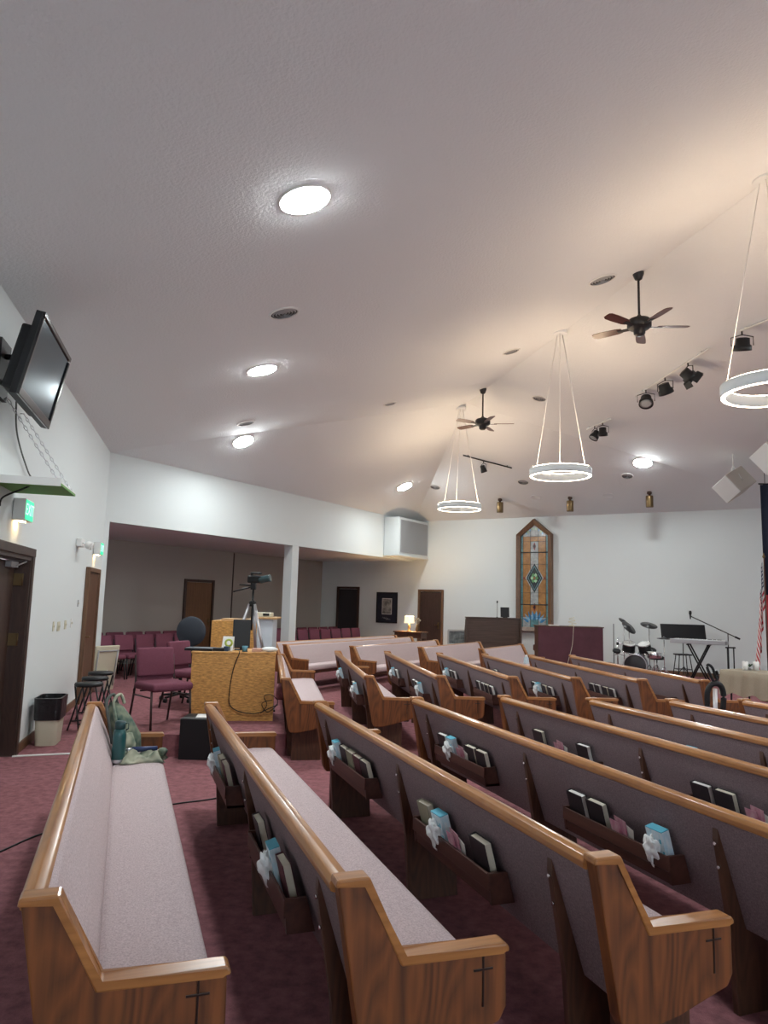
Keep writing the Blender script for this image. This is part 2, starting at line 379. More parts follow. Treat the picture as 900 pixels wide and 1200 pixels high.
def pew(q, a, L, label, group, racks=(), sup=None, bolts=False, cross=True):
    """q = world point of the rear top corner at the near end; a = heading along the pew; faces a+90"""
    cpt = V((q[0], q[1], 0))+head(a)*(L/2)
    t = thing('church_pew', label, 'pew', cpt, rz_of(a+90), group)
    for s in (1, -1):
        e = obj('end_panel', _ec['end'], None, t); e.location = (s*(L/2-.03), 0, 0)
        c = obj('end_cap', _ec['cap'], None, e)
        if cross:
            x = obj('cross_emblem', _ec['cross'], None, e); x.location = (s*.031, .495, .53)
        f = obj('foot', _ec['foot'], None, t); f.location = (s*(L/2-.10), 0, 0)
    h = L/2-.06
    bm = nb(); prism(bm, [(.012, .80), (.022, .838), (.048, .842), (.205, .35), (.165, .34)], -h, h, bev=.002); obj('back_panel', bm, M_fabshade, t)
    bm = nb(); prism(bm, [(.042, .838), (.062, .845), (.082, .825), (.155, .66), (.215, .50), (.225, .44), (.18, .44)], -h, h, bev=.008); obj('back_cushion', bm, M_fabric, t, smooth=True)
    bm = nb(); prism(bm, [(.20, .41), (.20, .48), (.235, .493), (.40, .503), (.53, .502), (.560, .490), (.572, .455), (.562, .408)], -h+.002, h-.002, bev=.010); obj('seat_cushion', bm, M_fabric, t, smooth=True)
    bm = nb(); prism(bm, [(.18, .35), (.18, .408), (.545, .408), (.53, .345)], -h, h, bev=.004); obj('seat_board', bm, M_dark, t)
    bm = nb(); prism(bm, [(-.002, .812), (-.006, .835), (.004, .852), (.03, .858), (.056, .852), (.066, .838), (.05, .825), (.012, .806)], -h, h, bev=.003); obj('top_rail', bm, M_rail, t, smooth=True)
    for x in (sup if sup is not None else (h-.25, 0, -h+.25)):
        s_ = obj('support', _ec['support'], None, t); s_.location = (x, 0, 0)
        if bolts:
            for z, yy in ((.70, .026), (.60, .043)):
                b = obj('bolt', _ec['bolt'], None, s_); b.location = (0, yy, z)
    for x in racks:
        r = obj('book_rack', _ec['rack'], None, t); r.location = (x, 0, 0)
    return t
G1 = 'pews of the near block'; G2 = 'pews of the middle block'; G3 = 'pews facing across from the far block'
hp = .86; near = []
aN = -19.8
P = {}
def nq(x, y): return atz(x, y, hp)
P['P1'] = pew(nq(22, 1056), aN, 3.84, 'mauve cushioned oak pew with green bottle and backpack on its seat', G1, (), bolts=True)
P['P2'] = pew(nq(395, 1034), aN, 3.80, 'oak pew second from the left wall, near end filling bottom centre of view', G1, (.83, -.86), bolts=True)
P['P3'] = pew(nq(697, 1008), aN, 3.80, 'oak pew third from the left wall, armrest end with cross at bottom right', G1, (.76, -.90), bolts=True)
far4 = nq(480, 817)
Lp = 3.85
P['P4'] = pew(nq(480, 817)-head(aN)*Lp, aN, Lp, 'oak pew fourth from the left wall, racks of books and blue tissue boxes', G1, (.88, -.92), sup=(1.55, -.02, -1.6), bolts=True)
P['P5'] = pew(nq(583, 815)-head(aN)*Lp, aN, Lp, 'oak pew fifth from the left wall, right behind the tissue box pew', G1, (.85, -.9), bolts=True)
P['P6'] = pew(nq(686, 818)-head(aN)*Lp, aN, Lp, 'oak pew sixth from the left wall, only its upper back and far books showing', G1, (.85, -.9))
P['P7'] = pew(nq(779, 819)-head(aN)*Lp, aN, Lp, 'oak pew seventh from the left wall, next to last at right edge', G1, (.85, -.9))
P['P8'] = pew(nq(864, 819)-head(aN)*Lp, aN, Lp, 'oak pew cut off by the right edge, in front of the white table', G1, ())
aM = -8.8
P['M0'] = pew(nq(329, 795), aM, 3.45, 'empty oak pew beside the plywood desk with its seat showing', G2, ())
P['A'] = pew(nq(427.5, 792), aM, 3.90, 'short looking oak pew with two hanging tissues, left in the middle block', G2, (.85, -.9), sup=(1.6, .0, -1.6))
P['B'] = pew(nq(512, 792), aM, 3.95, 'oak pew right of the two-tissue pew in the middle block', G2, (.85, -.9), sup=(1.6, 0, -1.6))
P['C'] = pew(nq(597, 793), aM, 3.80, 'oak pew centred in the middle block, three dark books in its rack', G2, (.85, -.9), sup=(1.55, 0, -1.6))
P['D'] = pew(nq(671, 794), aM, 3.75, 'oak pew in the middle block in front of the wooden organ', G2, (.85, -.9), sup=(1.5, 0, -1.6))
P['M5'] = pew(nq(749, 796), aM, 3.75, 'oak pew in the middle block in front of the maroon piano', G2, (.85, -.9), sup=(1.5, 0, -1.6))
P['M6'] = pew(nq(822, 797), aM, 3.90, 'rightmost oak pew of the middle block below the drum kit', G2, (.85, -.9), sup=(1.5, 0, -1.6))
aF = 30.3
for k, (x, y, L, lab) in enumerate(((317, 752, 4.9, 'rearmost long oak pew facing sideways, nearest the burgundy chairs'), (331, 755, 5.0, 'long sideways oak pew, second from the burgundy chairs'), (409, 757, 3.6, 'sideways oak pew, third from the burgundy chairs'), (489, 758, 2.9, 'sideways oak pew with back showing, fourth from the burgundy chairs'), (560, 760, 2.3, 'short sideways oak pew before the wooden organ'))):
    q = nq(x, y); q2 = V((q.x, q.y, 0))+head(aF)*L     # its near end is the local -x end because it faces the viewer
    t = pew((q.x, q.y), aF, L, lab, G3, (), cross=False)
    P['F%d' % (k+1)] = t
# ------------------------------------------------------------------ things in the racks
def place(t, local, rx=0, ry=0, rz=0):
    m = Matrix.Translation(t.location) @ Matrix.Rotation(t.rotation_euler[2], 4, 'Z') @ Matrix.Translation(local) @ Matrix.Rotation(rz, 4, 'Z') @ Matrix.Rotation(rx, 4, 'X') @ Matrix.Rotation(ry, 4, 'Y')
    return m
def cover_mesh(m):
    k = 'cov'+m.name
    if k not in _ec:
        bm = nb(); w, h, th = .142, .212, .036
        for y in (-th/2+.0015, th/2-.0015): box(bm, (0, y, h/2), (w, .003, h), bev=.0008, seg=1)
        box(bm, (-w/2+.0015, 0, h/2), (.004, th, h), bev=.0008, seg=1); _ec[k] = mesh_of('book', bm, m)
    return _ec[k]
def page_mesh(m):
    k = 'pg'+m.name
    if k not in _ec:
        bm = nb(); box(bm, (.003, 0, .106), (.132, .0295, .204), bev=.002, seg=1); _ec[k] = mesh_of('page_block', bm, m)
    return _ec[k]
def tissue_mesh(i, down=True):
    k = 'ts%d' % i
    if k not in _ec:
        rnd = random.Random(i+3); bm = nb(); bmesh.ops.create_icosphere(bm, subdivisions=4, radius=1)
        ph = [rnd.uniform(0, 6) for _ in range(6)]
        for v in bm.verts:
            p = v.co.normalized(); a_ = atan2(p.y, p.x)
            q = 1+.22*sin(5*a_+ph[0]+3*p.z)+.16*sin(7*p.z+ph[1]+2*a_)+.14*sin(9*p.x+ph[2])*sin(8*p.z+ph[3])
            drop = max(0, -p.z-.1)
            v.co = V((p.x*.040*q*(1-.35*drop)+.012*drop*sin(ph[4]), p.y*.028*q, p.z*.050*q-(.035*drop*(1+.5*sin(ph[5])) if down else 0)))
        for f in bm.faces: f.smooth = True
        _ec[k] = mesh_of('tissue', bm, M_tissue)
    return _ec[k]
bm = nb(); box(bm, (0, 0, .06), (.11, .075, .12), bev=.002, mi=0); box(bm, (0, 0, .1205), (.108, .073, .003), mi=1)
for k in range(9): box(bm, (-.045+.011*k+.003*(k%2), -.0378, .03+.072*((k*5)%9)/9), (.012, .0012, .012), mi=1)
_ec['tbox'] = mesh_of('tissue_box', bm, [M_tbox, M_tboxtop])
def tissue_box(t, x, lab, i=0, z=.462, scale=1.0, loose=True, y=.058, big=False):
    o = obj('tissue_box', _ec['tbox'], None); m = place(t, (x, y, z), rx=radians(15), rz=random.uniform(-.1, .1)) @ Matrix.Scale(scale, 4) @ (Matrix.Diagonal((1.0, .62, 1.75, 1)))
    o.matrix_world = m; tag(o, lab, 'tissue box', 'tissue boxes in the pew racks')
    ts = obj('tissue', tissue_mesh(i, loose), None, o); ts.location = (-.012, -.068, .072); ts.scale = (1, 1.6, .62)
    return o
def book(t, x, cm, pm, lab, tilt=15, roll=0, dy=0, s=1.0, z=.4585, grp='books in the pew racks'):
    o = obj('book', cover_mesh(cm), None); o.matrix_world = place(t, (x, .068+dy, z), rx=radians(tilt), ry=radians(roll)) @ Matrix.Scale(s, 4)
    tag(o, lab, 'book', grp); obj('page_block', page_mesh(pm), None, o); return o
_ec['leaf'] = None
def leaflet(t, x, lab, m=None, roll=8, s=1.0):
    m = m or M_pink
    bm = nb()
    for k, (dx, dy, w, h, r) in enumerate(((0, 0, .085, .19, 0), (.02, .006, .08, .17, .16), (-.02, -.006, .08, .165, -.12))):
        mm = Matrix.Translation((dx, dy, 0)) @ Matrix.Rotation(r, 4, 'Y')
        vs = box(bm, (0, 0, h/2), (w, .0015, h), mi=k % 2); xf(bm, vs, mm)
    o = obj('leaflet', mesh_of('leaflet', bm, [m, M_wpage])); o.matrix_world = place(t, (x, .045, .458), rx=radians(17), ry=radians(roll)) @ Matrix.Scale(s, 4)
    return tag(o, lab, 'leaflet', 'leaflets in the pew racks')
ORD = ['leftmost', 'second', 'third', 'fourth', 'fifth', 'sixth']
COL = {'k': (M_bookblk, M_wpage, 'black book with white page edges'), 'c': (M_bookblk, M_page, 'black book with cream page edges'), 'g': (M_bookgrn, M_page, 'pale olive book with cream page edges'), 'm': (M_bookmar, M_page, 'maroon book with cream page edges')}
def fill(pk, rx, where, items):
    t = P[pk]; nbk = sum(1 for k, *_ in items if k in COL); j = 0; ti = 0
    for it in items:
        k, dx = it[0], it[1]; x = rx+dx; opt = it[2] if len(it) > 2 else {}
        if k in COL:
            cm, pm, l = COL[k]
            w = ('%s book' % ORD[j]) if nbk > 1 else 'only book'
            book(t, x, cm, pm, '%s, %s in %s' % (l.replace(' page edges', ' pages'), w.replace(' book', ''), where), roll=opt.get('roll', 0), dy=opt.get('dy', 0), tilt=opt.get('tilt', 15), s=opt.get('s', 1))
            j += 1
        elif k == 't':
            tissue_box(t, x, 'blue and white tissue box with pulled tissue in %s' % where, i=hash((len(where), ti)) % 5, scale=opt.get('s', 1))
            ti += 1
        elif k == 'l':
            leaflet(t, x, 'pink and white leaflets standing in %s' % where, roll=opt.get('roll', 8))
fill('P2', .83, 'nearer rack of second pew', [('c', -.30), ('t', .10), ('m', .27)])
fill('P2', -.86, 'farther rack of second pew', [('t', -.18), ('g', .02), ('m', .19)])
fill('P3', .76, 'nearer rack of third pew', [('g', -.31, {'roll': -4}), ('t', -.12), ('l', .05), ('c', .30, {'s': 1.05})])
fill('P3', -.90, 'farther rack of third pew', [('t', -.30), ('c', -.13), ('g', .03), ('m', .19), ('c', .34)])
fill('P4', .88, 'nearer rack of fourth pew', [('k', -.33), ('c', -.15), ('l', .05), ('t', .33)])
fill('P4', -.92, 'farther rack of fourth pew', [('k', -.33), ('t', -.15), ('l', .02), ('c', .16), ('c', .33)])
fill('P5', .85, 'nearer rack of fifth pew', [('k', -.30), ('c', -.12), ('l', .10)])
fill('P5', -.9, 'farther rack of fifth pew', [('c', -.35), ('l', -.03), ('k', .27)])
fill('P6', .85, 'nearer rack of sixth pew', [('k', -.2), ('t', .2)])
fill('P6', -.9, 'farther rack of sixth pew', [('c', -.33), ('k', -.16), ('l', .02), ('t', .27)])
fill('A', .85, 'nearer rack of leftmost middle pew', [('c', -.12), ('t', .12)])
fill('A', -.9, 'farther rack of leftmost middle pew', [('t', -.08)])
fill('B', .85, 'nearer rack of second middle pew', [('k', -.30), ('k', -.12), ('t', .12)])
fill('B', -.9, 'farther rack of second middle pew', [('t', -.18), ('k', .06)])
fill('C', .85, 'nearer rack of third middle pew', [('k', -.30), ('k', -.08), ('c', .10), ('k', .28)])
fill('C', -.9, 'farther rack of third middle pew', [('t', -.28), ('k', -.05), ('k', .14)])
fill('D', .85, 'nearer rack of fourth middle pew', [('k', -.30), ('t', -.12), ('c', .08), ('k', .28)])
fill('D', -.9, 'farther rack of fourth middle pew', [('k', -.25), ('l', .0)])
fill('M5', .85, 'nearer rack of fifth middle pew', [('k', -.30), ('k', -.12), ('c', .10), ('k', .28)])
fill('M5', -.9, 'farther rack of fifth middle pew', [('l', -.2), ('t', .15)])
fill('M6', .85, 'nearer rack of sixth middle pew', [('l', -.3)])
# tissue box resting on the short sideways pew
o = obj('tissue_box', _ec['tbox'], None); o.matrix_world = place(P['F5'], (-.55, .38, .504)); tag(o, 'teal tissue box lying on the seat of short sideways pew', 'tissue box'); ts = obj('tissue', tissue_mesh(2, False), None, o); ts.location = (0, 0, .12)
# ------------------------------------------------------------------ ceiling fittings
def ceiling_light(x, y, lab, r=.205):
    p, n = ceil(x, y); put_light(p, n, lab, r)
def put_light(p, n, lab, r=.205):
    t = thing('ceiling_light', lab, 'ceiling light', (0, 0, 0), 0, 'round ceiling lights'); t.matrix_world = ceil_mtx(p, n)
    bm = nb(); lathe(bm, [(r+.02, -.002), (r+.02, .012), (r+.005, .018), (r, .016), (r, -.002)], seg=40); obj('trim_ring', bm, M_white, t)
    bm = nb(); lathe(bm, [(r-.002, 0), (r-.004, .022), (r*.8, .03)], seg=40); obj('diffuser', bm, M_led, t)
for x, y, l in ((357, 233, 'largest round LED light on the ceiling, nearest the viewer'), (307, 433, 'round LED light on the ceiling between the large one and the small one'), (285, 517, 'round LED light just above the white header wall'), (474, 570, 'small round LED light near the ceiling valley at centre'), (753, 542, 'round LED light on the ceiling left of the white speaker')):
    ceiling_light(x, y, l)
def vent(x, y, r=.15, lab=''):
    p, n = ceil(x, y); t = thing('ceiling_vent', lab, 'vent', (0, 0, 0), 0, 'round ceiling vents'); t.matrix_world = ceil_mtx(p, n)
    bm = nb(); lathe(bm, [(r+.025, -.002), (r+.02, .01), (r, .014), (r, -.002)], seg=30); obj('rim', bm, M_white, t)
    bm = nb(); lathe(bm, [(r-.002, .0), (r-.002, .001), (.01, .001)], seg=30); obj('duct_face', bm, mat('duct_dark', (.08, .08, .08), .8), t)
    bm = nb()
    for k in range(4):
        q = r*(.88-.22*k); lathe(bm, [(q, .002), (q-.012, .016), (q-.016, .014), (q-.006, .002)], seg=30, cap0=False, cap1=False)
    obj('louvre_ring', bm, M_grey, t)
for x, y, r, l in ((333, 367, .16, 'round ceiling vent below the largest LED light'), (288, 496, .15, 'round ceiling vent just above the header light'), (457, 473, .12, 'small round ceiling vent left of the far fan'), (599, 412, .14, 'round ceiling vent between the two fans'), (632, 467, .14, 'round ceiling vent right of the far fan'), (706, 328, .17, 'round ceiling vent left of the near fan mount'), (510, 571, .14, 'round ceiling vent right of the small centre light'), (613, 565, .14, 'round ceiling vent left of the middle ring pendant'), (735, 558, .13, 'round ceiling vent left of the right LED light')):
    vent(x, y, r, l)
for x, y, l in ((628, 583, 'flush round ceiling speaker between two brass downlights'), (713, 581, 'flush round ceiling speaker above the drum kit side')):
    p, n = ceil(x, y); bm = nb(); lathe(bm, [(.15, -.002), (.15, .008), (.135, .012), (.13, .006), (.0101, .006)], seg=30)
    o = obj('ceiling_speaker', bm, M_ceil); o.matrix_world = ceil_mtx(p, n); tag(o, l, 'speaker', 'flush ceiling speakers')
for x, y, l in ((586, 592, 'leftmost brass cylinder downlight near the back wall'), (668, 590, 'middle brass cylinder downlight right of the stained glass'), (761, 584, 'rightmost brass cylinder downlight near the back wall')):
    cp, _n = ceil(x, y-7); q = V((cp.x, cp.y, cp.z-.24))
    t = thing('cylinder_downlight', l, 'downlight', q, 0, 'brass cylinder downlights')
    bm = nb(); lathe(bm, [(.088, -.15), (.092, -.14), (.092, .13), (.085, .15), (.02, .152)], seg=24); obj('can', bm, M_brass, t)
    bm = nb(); cyl(bm, (0, 0, .15), (0, 0, .235), .03); lathe(bm, [(.02, .17), (.06, .20), (.06, .26)], seg=16); obj('stem', bm, mat('bronze', (.07, .04, .03), .5, metal=.5), t)
# fans
def fan(x, y, yb, lab, rot, r=.66):
    p, n = ceil(x, y)
    ky = p.y; hb = aty(x+2, yb, ky).z
    t = thing('ceiling_fan', lab, 'ceiling fan', (p.x, p.y, hb), rot, 'ceiling fans'); H = p.z-hb
    bm = nb(); lathe(bm, [(.02, H-.11), (.05, H-.09), (.075, H-.02), (.075, H+.03)], seg=20); obj('canopy', bm, M_blkmetal, t)
    bm = nb(); cyl(bm, (0, 0, .12), (0, 0, H-.08), .016); obj('downrod', bm, M_blkmetal, t)
    bm = nb(); lathe(bm, [(.02, .17), (.04, .14), (.14, .10), (.16, .07), (.16, .0), (.13, -.03), (.08, -.04), (.075, -.10), (.05, -.125), (.02, -.13)], seg=30); obj('motor', bm, M_blkmetal, t)
    bm0 = nb(); vs = []
    prof = [(.24, .045), (.30, .062), (.50, .070), (.62, .066), (.655, .045), (r, .0)]
    pts = [(a, b) for a, b in prof]+[(a, -b) for a, b in prof[-2::-1]]
    lo = [bm0.verts.new((a, b, -.004)) for a, b in pts]; hi = [bm0.verts.new((a, b, .004)) for a, b in pts]
    bm0.faces.new(lo[::-1]); bm0.faces.new(hi)
    for i in range(len(pts)): bm0.faces.new((lo[i], lo[(i+1) % len(pts)], hi[(i+1) % len(pts)], hi[i]))
    me = mesh_of('blade', bm0, wood('fan_blade_wood', (.12, .035, .025), (.06, .018, .014), 0, .3, rings=False))
    bm1 = nb(); prism(bm1, [(-.03, -.012), (.03, -.012), (.03, -.004), (-.03, -.004)], .13, .30, bev=.002); me2 = mesh_of('blade_arm', bm1, M_blkmetal)
    for k in range(5):
        b = obj('blade', me, None, t); b.rotation_euler = (radians(12), 0, 2*pi*k/5)
        obj('blade_arm', me2, None, b)
    return t
fan(748, 320, 383, 'near ceiling fan with five dark wood blades on a black rod', radians(-4))
fan(566, 456, 497, 'far ceiling fan with five dark wood blades, left of the ring pendant', radians(-8))
# ring pendants
def ring_pendant(cx, cy, x, y, lab, R=.5):
    p, n = ceil(cx, cy); z = aty(x, y, p.y).z
    t = thing('ring_pendant', lab, 'pendant light', (p.x, p.y, z), 0, 'ring pendant lights')
    q = aty(x, y, p.y); off = q.x-p.x
    bm = nb(); lathe(bm, [(R-.055, .06), (R, .06), (R, -.055), (R-.006, -.06), (R-.012, -.052), (R-.045, -.052), (R-.05, -.06), (R-.055, -.055), (R-.055, .06)], seg=64, cap0=False, cap1=False); obj('ring_housing', bm, mat('pendant_grey', (.62, .66, .68), .5), t)
    bm = nb(); lathe(bm, [(R-.046, -.0525), (R-.046, -.062), (R-.012, -.062), (R-.012, -.0525), (R-.046, -.0525)], seg=64, cap0=False, cap1=False); obj('light_strip', bm, M_ring, t)
    bm = nb(); lathe(bm, [(R-.05, .0605), (R-.05, .064), (R-.008, .064), (R-.008, .0605), (R-.05, .0605)], seg=64, cap0=False, cap1=False); obj('uplight_strip', bm, M_ringup, t)
    H = p.z-z
    bm = nb(); lathe(bm, [(.12, H-.05), (.12, H+.04)], seg=24); obj('canopy', bm, M_ceil, t)
    for k in range(3):
        a = radians(15+120*k); bm = nb(); cyl(bm, ((R-.03)*cos(a), (R-.03)*sin(a), .055), (.05*cos(a), .05*sin(a), H-.04), .0045 if k else .007, seg=6); obj('cable', bm, M_white, t)
ring_pendant(540, 478, 537, 594, 'farthest ring pendant light hanging below the ceiling valley', .5)
ring_pendant(656, 389, 656, 554, 'middle ring pendant light hanging right of the far fan', .5)
ring_pendant(896, 208, 917, 456, 'nearest ring pendant light cut off by the right edge', .5)
RSRC = [o for o in C.objects if o.name.startswith('ring_pendant')][-1]
for k, l in ((2, 'ring pendant light hanging behind the viewer'),):
    c = copy_tree(RSRC); c.location = V(RSRC.location)-uL*4.6*k; c['label'] = l  # extra pendant out of view, added to brighten the room
# stage spot lights
def spot(p, aim, lab, r=.085, barn=False, L=.2):
    t = thing('stage_spotlight', lab, 'spotlight', p, 0, 'stage spotlights')
    d = V(aim).normalized(); m = d.to_track_quat('Z', 'X').to_matrix().to_4x4(); c = V((0, 0, -.22))
    T_ = Matrix.Translation(c) @ m
    bm = nb(); lathe(bm, [(r*.4, -L*.6), (r*.75, -L*.55), (r*.8, -L*.1), (r, .0), (r*1.05, L*.35), (r*.95, L*.36)], T_, seg=20, cap1=False); obj('lamp_head', bm, M_black, t)
    bm = nb(); lathe(bm, [(r*.93, L*.3), (r*.5, L*.34), (.004, L*.35)], T_, seg=20); obj('lens', bm, M_grey, t)
    bm = nb(); s = T_ @ V((0, r*1.2, 0)); s2 = T_ @ V((0, -r*1.2, 0)); tube(bm, [s, s+V((0, 0, .13)), V((0, 0, -.05)), s2+V((0, 0, .13)), s2], .008); cyl(bm, (0, 0, -.06), (0, 0, 0), .012); obj('yoke', bm, M_black, t)
    if barn:
        bm = nb()
        for k in range(4):
            mm = T_ @ Matrix.Rotation(k*pi/2, 4, 'Z') @ Matrix.Translation((r*1.15, 0, L*.5)) @ Matrix.Rotation(.35, 4, 'Y')
            vs = box(bm, (0, 0, 0), (.004, r*1.7, .11)); xf(bm, vs, mm)
        obj('barn_door', bm, M_black, t)
def track(x0, y0, x1, y1, lab, drop=.05):
    p, n = ceil(x0, y0); q, n2 = ceil(x1, y1)
    bm = nb(); tube(bm, [p+n*.04, q+n*.04], .018, seg=4)
    for f in (.1, .9):
        c = p.lerp(q, f); cyl(bm, c, c+n*.05, .012)
    return tag(obj('lighting_track', bm, M_white if 'white' in lab else M_black), lab, 'lighting track', 'lighting tracks'), p, q, n
o, p, q, n = track(745, 462, 832, 405, 'white lighting track carrying three black spotlights under the near fan')
spot(p.lerp(q, .17)+n*.06, (-.2, -.5, -.9), 'round black spotlight, leftmost on the three-light track', .125)
spot(p.lerp(q, .45)+n*.06, (.4, .3, -.8), 'round black spotlight in the middle of the three-light track', .125)
spot(p.lerp(q, .75)+n*.06, (.75, .1, -.6), 'black spotlight with barn doors, rightmost on the three-light track', .115, True)
o, p, q, n = track(868, 385, 925, 362, 'white lighting track at the right edge above the ring pendant')
spot(p.lerp(q, .04)+n*.06, (.1, .4, -1), 'black spotlight beside the cable of the nearest ring pendant', .125)
o, p, q, n = track(543, 532, 600, 547, 'thin black lighting track below the far fan')
spot(p.lerp(q, .42)+n*.06, (.3, .2, -.8), 'single black spotlight below the far fan', .08)
o, p, q, n = track(688, 501, 716, 489, 'white pair track')
o['label'] = 'short white track holding a pair of spotlights right of middle pendant'
spot(p.lerp(q, .35)+n*.05, (-.5, -.1, -.8), 'left spotlight of the pair right of the middle pendant', .10)
spot(p.lerp(q, .68)+n*.05, (.1, .3, -1), 'right spotlight of the pair right of the middle pendant', .10)
# white loudspeakers
def loudspeaker(c, fwd, roll, lab, s=(.46, .62, .46)):
    f = V(fwd).normalized(); q_ = (-f).to_track_quat('Y', 'Z').to_matrix().to_4x4()
    t = thing('loudspeaker', lab, 'speaker', c, 0, 'white hanging loudspeakers'); t.matrix_world = Matrix.Translation(c) @ q_ @ Matrix.Rotation(roll, 4, 'Y')
    bm = nb(); box(bm, (0, .02, 0), (s[0], s[1], s[2]), bev=.015); obj('cabinet', bm, M_cream2, t)
    bm = nb(); box(bm, (0, .02-s[1]/2-.008, 0), (s[0]-.01, .03, s[2]-.01), bev=.012); obj('grille', bm, mat('speaker_grille', (.72, .76, .76), .6), t)
    iv = t.matrix_world.inverted(); c0 = V(c); cp = ceil_above(c0)
    bm = nb(); tube(bm, [(-s[0]/2-.012, .0, -.05), (-s[0]/2-.012, .0, .0), iv @ (c0+V((0, 0, .42))), (s[0]/2+.012, .0, .0), (s[0]/2+.012, .0, -.05)], .012); cyl(bm, iv @ (c0+V((0, 0, .42))), iv @ V((cp.x, cp.y, cp.z+.01)), .014); obj('bracket', bm, M_white, t)
M_cream2 = mat('beige_cabinet', (.52, .48, .43), .6)
q = aty(860, 568, 15.0); loudspeaker(q, (-.74, -.42, -.42), radians(-30), 'white loudspeaker hanging at right above the flag side of the stage')
q = aty(908, 532, 12.8); loudspeaker(q, (-.74, -.42, -.42), radians(-30), 'white loudspeaker cut by the right edge above the flags')
# ------------------------------------------------------------------ stained glass
a = onB(606, 690); b2 = onB(648.5, 690); w = (b2-a).length; z0, zs, za = .95, 3.78, 4.26
rot = atan2(uB.y, uB.x)
t = thing('stained_glass_window', 'tall pointed stained glass panel in a wood frame on the back wall', 'stained glass', up(a, z0), rot)
sgB = 1 if (Matrix.Rotation(rot, 3, 'Z') @ V((0, 1, 0))).dot(nB) > 0 else -1
def outline(off, y):
    hh = zs-z0; A_ = za-z0
    return [(off, y, off), (w-off, y, off), (w-off, y, hh-off*.35), (w/2, y, A_-off*1.5), (off, y, hh-off*.35)]
bm = nb(); o1 = outline(0, 0); i1 = outline(.13, 0); o2 = outline(0.02, sgB*.16); i2 = outline(.13, sgB*.10)
R4 = [[bm.verts.new(p) for p in r] for r in (o1, o2, i2, i1)]
for A_, B_ in zip(R4, R4[1:]+R4[:1]):
    for i in range(5): bm.faces.new((A_[i], A_[(i+1) % 5], B_[(i+1) % 5], B_[i]))
obj('frame', bm, wood('glass_frame_wood', (.20, .11, .06), (.10, .05, .03), 2, .4), t)
cols = {'amber': (.33, .16, .05), 'clear': (.34, .36, .36), 'blue': (.06, .22, .42), 'teal': (.12, .26, .28), 'green': (.10, .26, .10), 'lt': (.34, .52, .32), 'dk': (.02, .025, .03), 'red': (.22, .03, .03), 'lblue': (.22, .42, .60)}
gm = [mat('glass_'+k, c, .25, var=.3, vscale=(9, 9, 9), coat=.3) for k, c in cols.items()]; gi = {k: i for i, k in enumerate(cols)}
bm = nb(); lead = nb(); yg = sgB*.05
hh = zs-z0; x0, x1 = .13, w-.13; gw = x1-x0; zc = 1.78
def pc_(pts, col, dy=0):
    lo = [bm.verts.new((x, yg+sgB*dy, z)) for x, z in pts]; f = bm.faces.new(lo); f.material_index = gi[col]
def ln(p, q_, r=.006, dy=.004): cyl(lead, (p[0], yg+sgB*dy, p[1]), (q_[0], yg+sgB*dy, q_[1]), r, seg=6)
apex = za-z0-.2
def ztop(x): return (hh-.05)+(apex-(hh-.05))*(1-abs(x-w/2)/(gw/2))
xs = [x0, x0+.07, x0+.07+(gw-.14)*.33, x0+.07+(gw-.14)*.67, x1-.07, x1]
cl = ['teal', 'amber', 'clear', 'amber', 'teal']
zl = [.13, .42, .78, 1.12, 1.5, 1.95, 2.3, 2.62, hh-.06]
for i in range(5):
    xa, xb = xs[i], xs[i+1]
    for j in range(len(zl)-1):
        c_ = cl[i]
        if j == 0: c_ = 'clear' if i in (1, 3) else 'teal'
        if i == 2 and j in (1, 7): c_ = 'amber'
        pc_([(xa, zl[j]), (xb, zl[j]), (xb, zl[j+1]), (xa, zl[j+1])], c_)
        ln((xa, zl[j+1]), (xb, zl[j+1]), .004)
    c_ = 'clear' if i in (1, 3) else 'teal'
    if i == 2: pc_([(xa, zl[-1]), (xb, zl[-1]), (xb, ztop(xb)), (w/2, apex), (xa, ztop(xa))], 'clear')
    else: pc_([(xa, zl[-1]), (xb, zl[-1]), (xb, ztop(xb)), (xa, ztop(xa))], c_)
    ln((xa, zl[0]), (xa, ztop(xa)), .005)
for z in (.78, 2.3): ln((x0, z), (x1, z), .014)
def dia(cx, cz, a_, b_, col, dy): pc_([(cx-a_, cz), (cx, cz-b_), (cx+a_, cz), (cx, cz+b_)], col, dy)
dia(w/2, 1.55, .27, .47, 'clear', .002); dia(w/2, 1.55, .24, .43, 'dk', .003); dia(w/2, 1.55, .20, .36, 'teal', .004); dia(w/2, 1.55, .18, .33, 'dk', .005)
for k in range(6):
    an = k*pi/3; dia(w/2+.075*cos(an), 1.55+.095*sin(an), .05, .065, 'lt' if k % 2 else 'green', .006)
dia(w/2, 1.55, .035, .045, 'amber', .007)
for cz in (.70, 2.48): dia(w/2, cz, .045, .13, 'red', .003); dia(w/2, cz, .03, .06, 'dk', .005)
for sx in (-1, 1):
    dia(w/2+sx*.31, 1.55, .03, .04, 'red', .004)
    for k in range(5):
        an = radians(25+k*22); cx, cz = w/2+sx*.07, .22; ex, ez = cx+sx*.33*cos(an), cz+.40*sin(an); px_, pz_ = -sin(an)*.04, cos(an)*.04
        pc_([(cx+sx*.1*cos(an), cz+.1*sin(an)), ((cx+ex)/2+px_*sx, (cz+ez)/2+pz_), (ex, ez), ((cx+ex)/2-px_*sx, (cz+ez)/2-pz_)], 'lblue' if k % 2 else 'blue', .004)
    for k in range(4):
        an = radians(90-sx*(10+k*20)); cx, cz = w/2, hh-.05; ex, ez = cx+.26*cos(an), cz+.22*sin(an)
        dia(ex, min(ez, ztop(ex)-.05), .03, .05, 'lblue' if k % 2 else 'lt', .003)
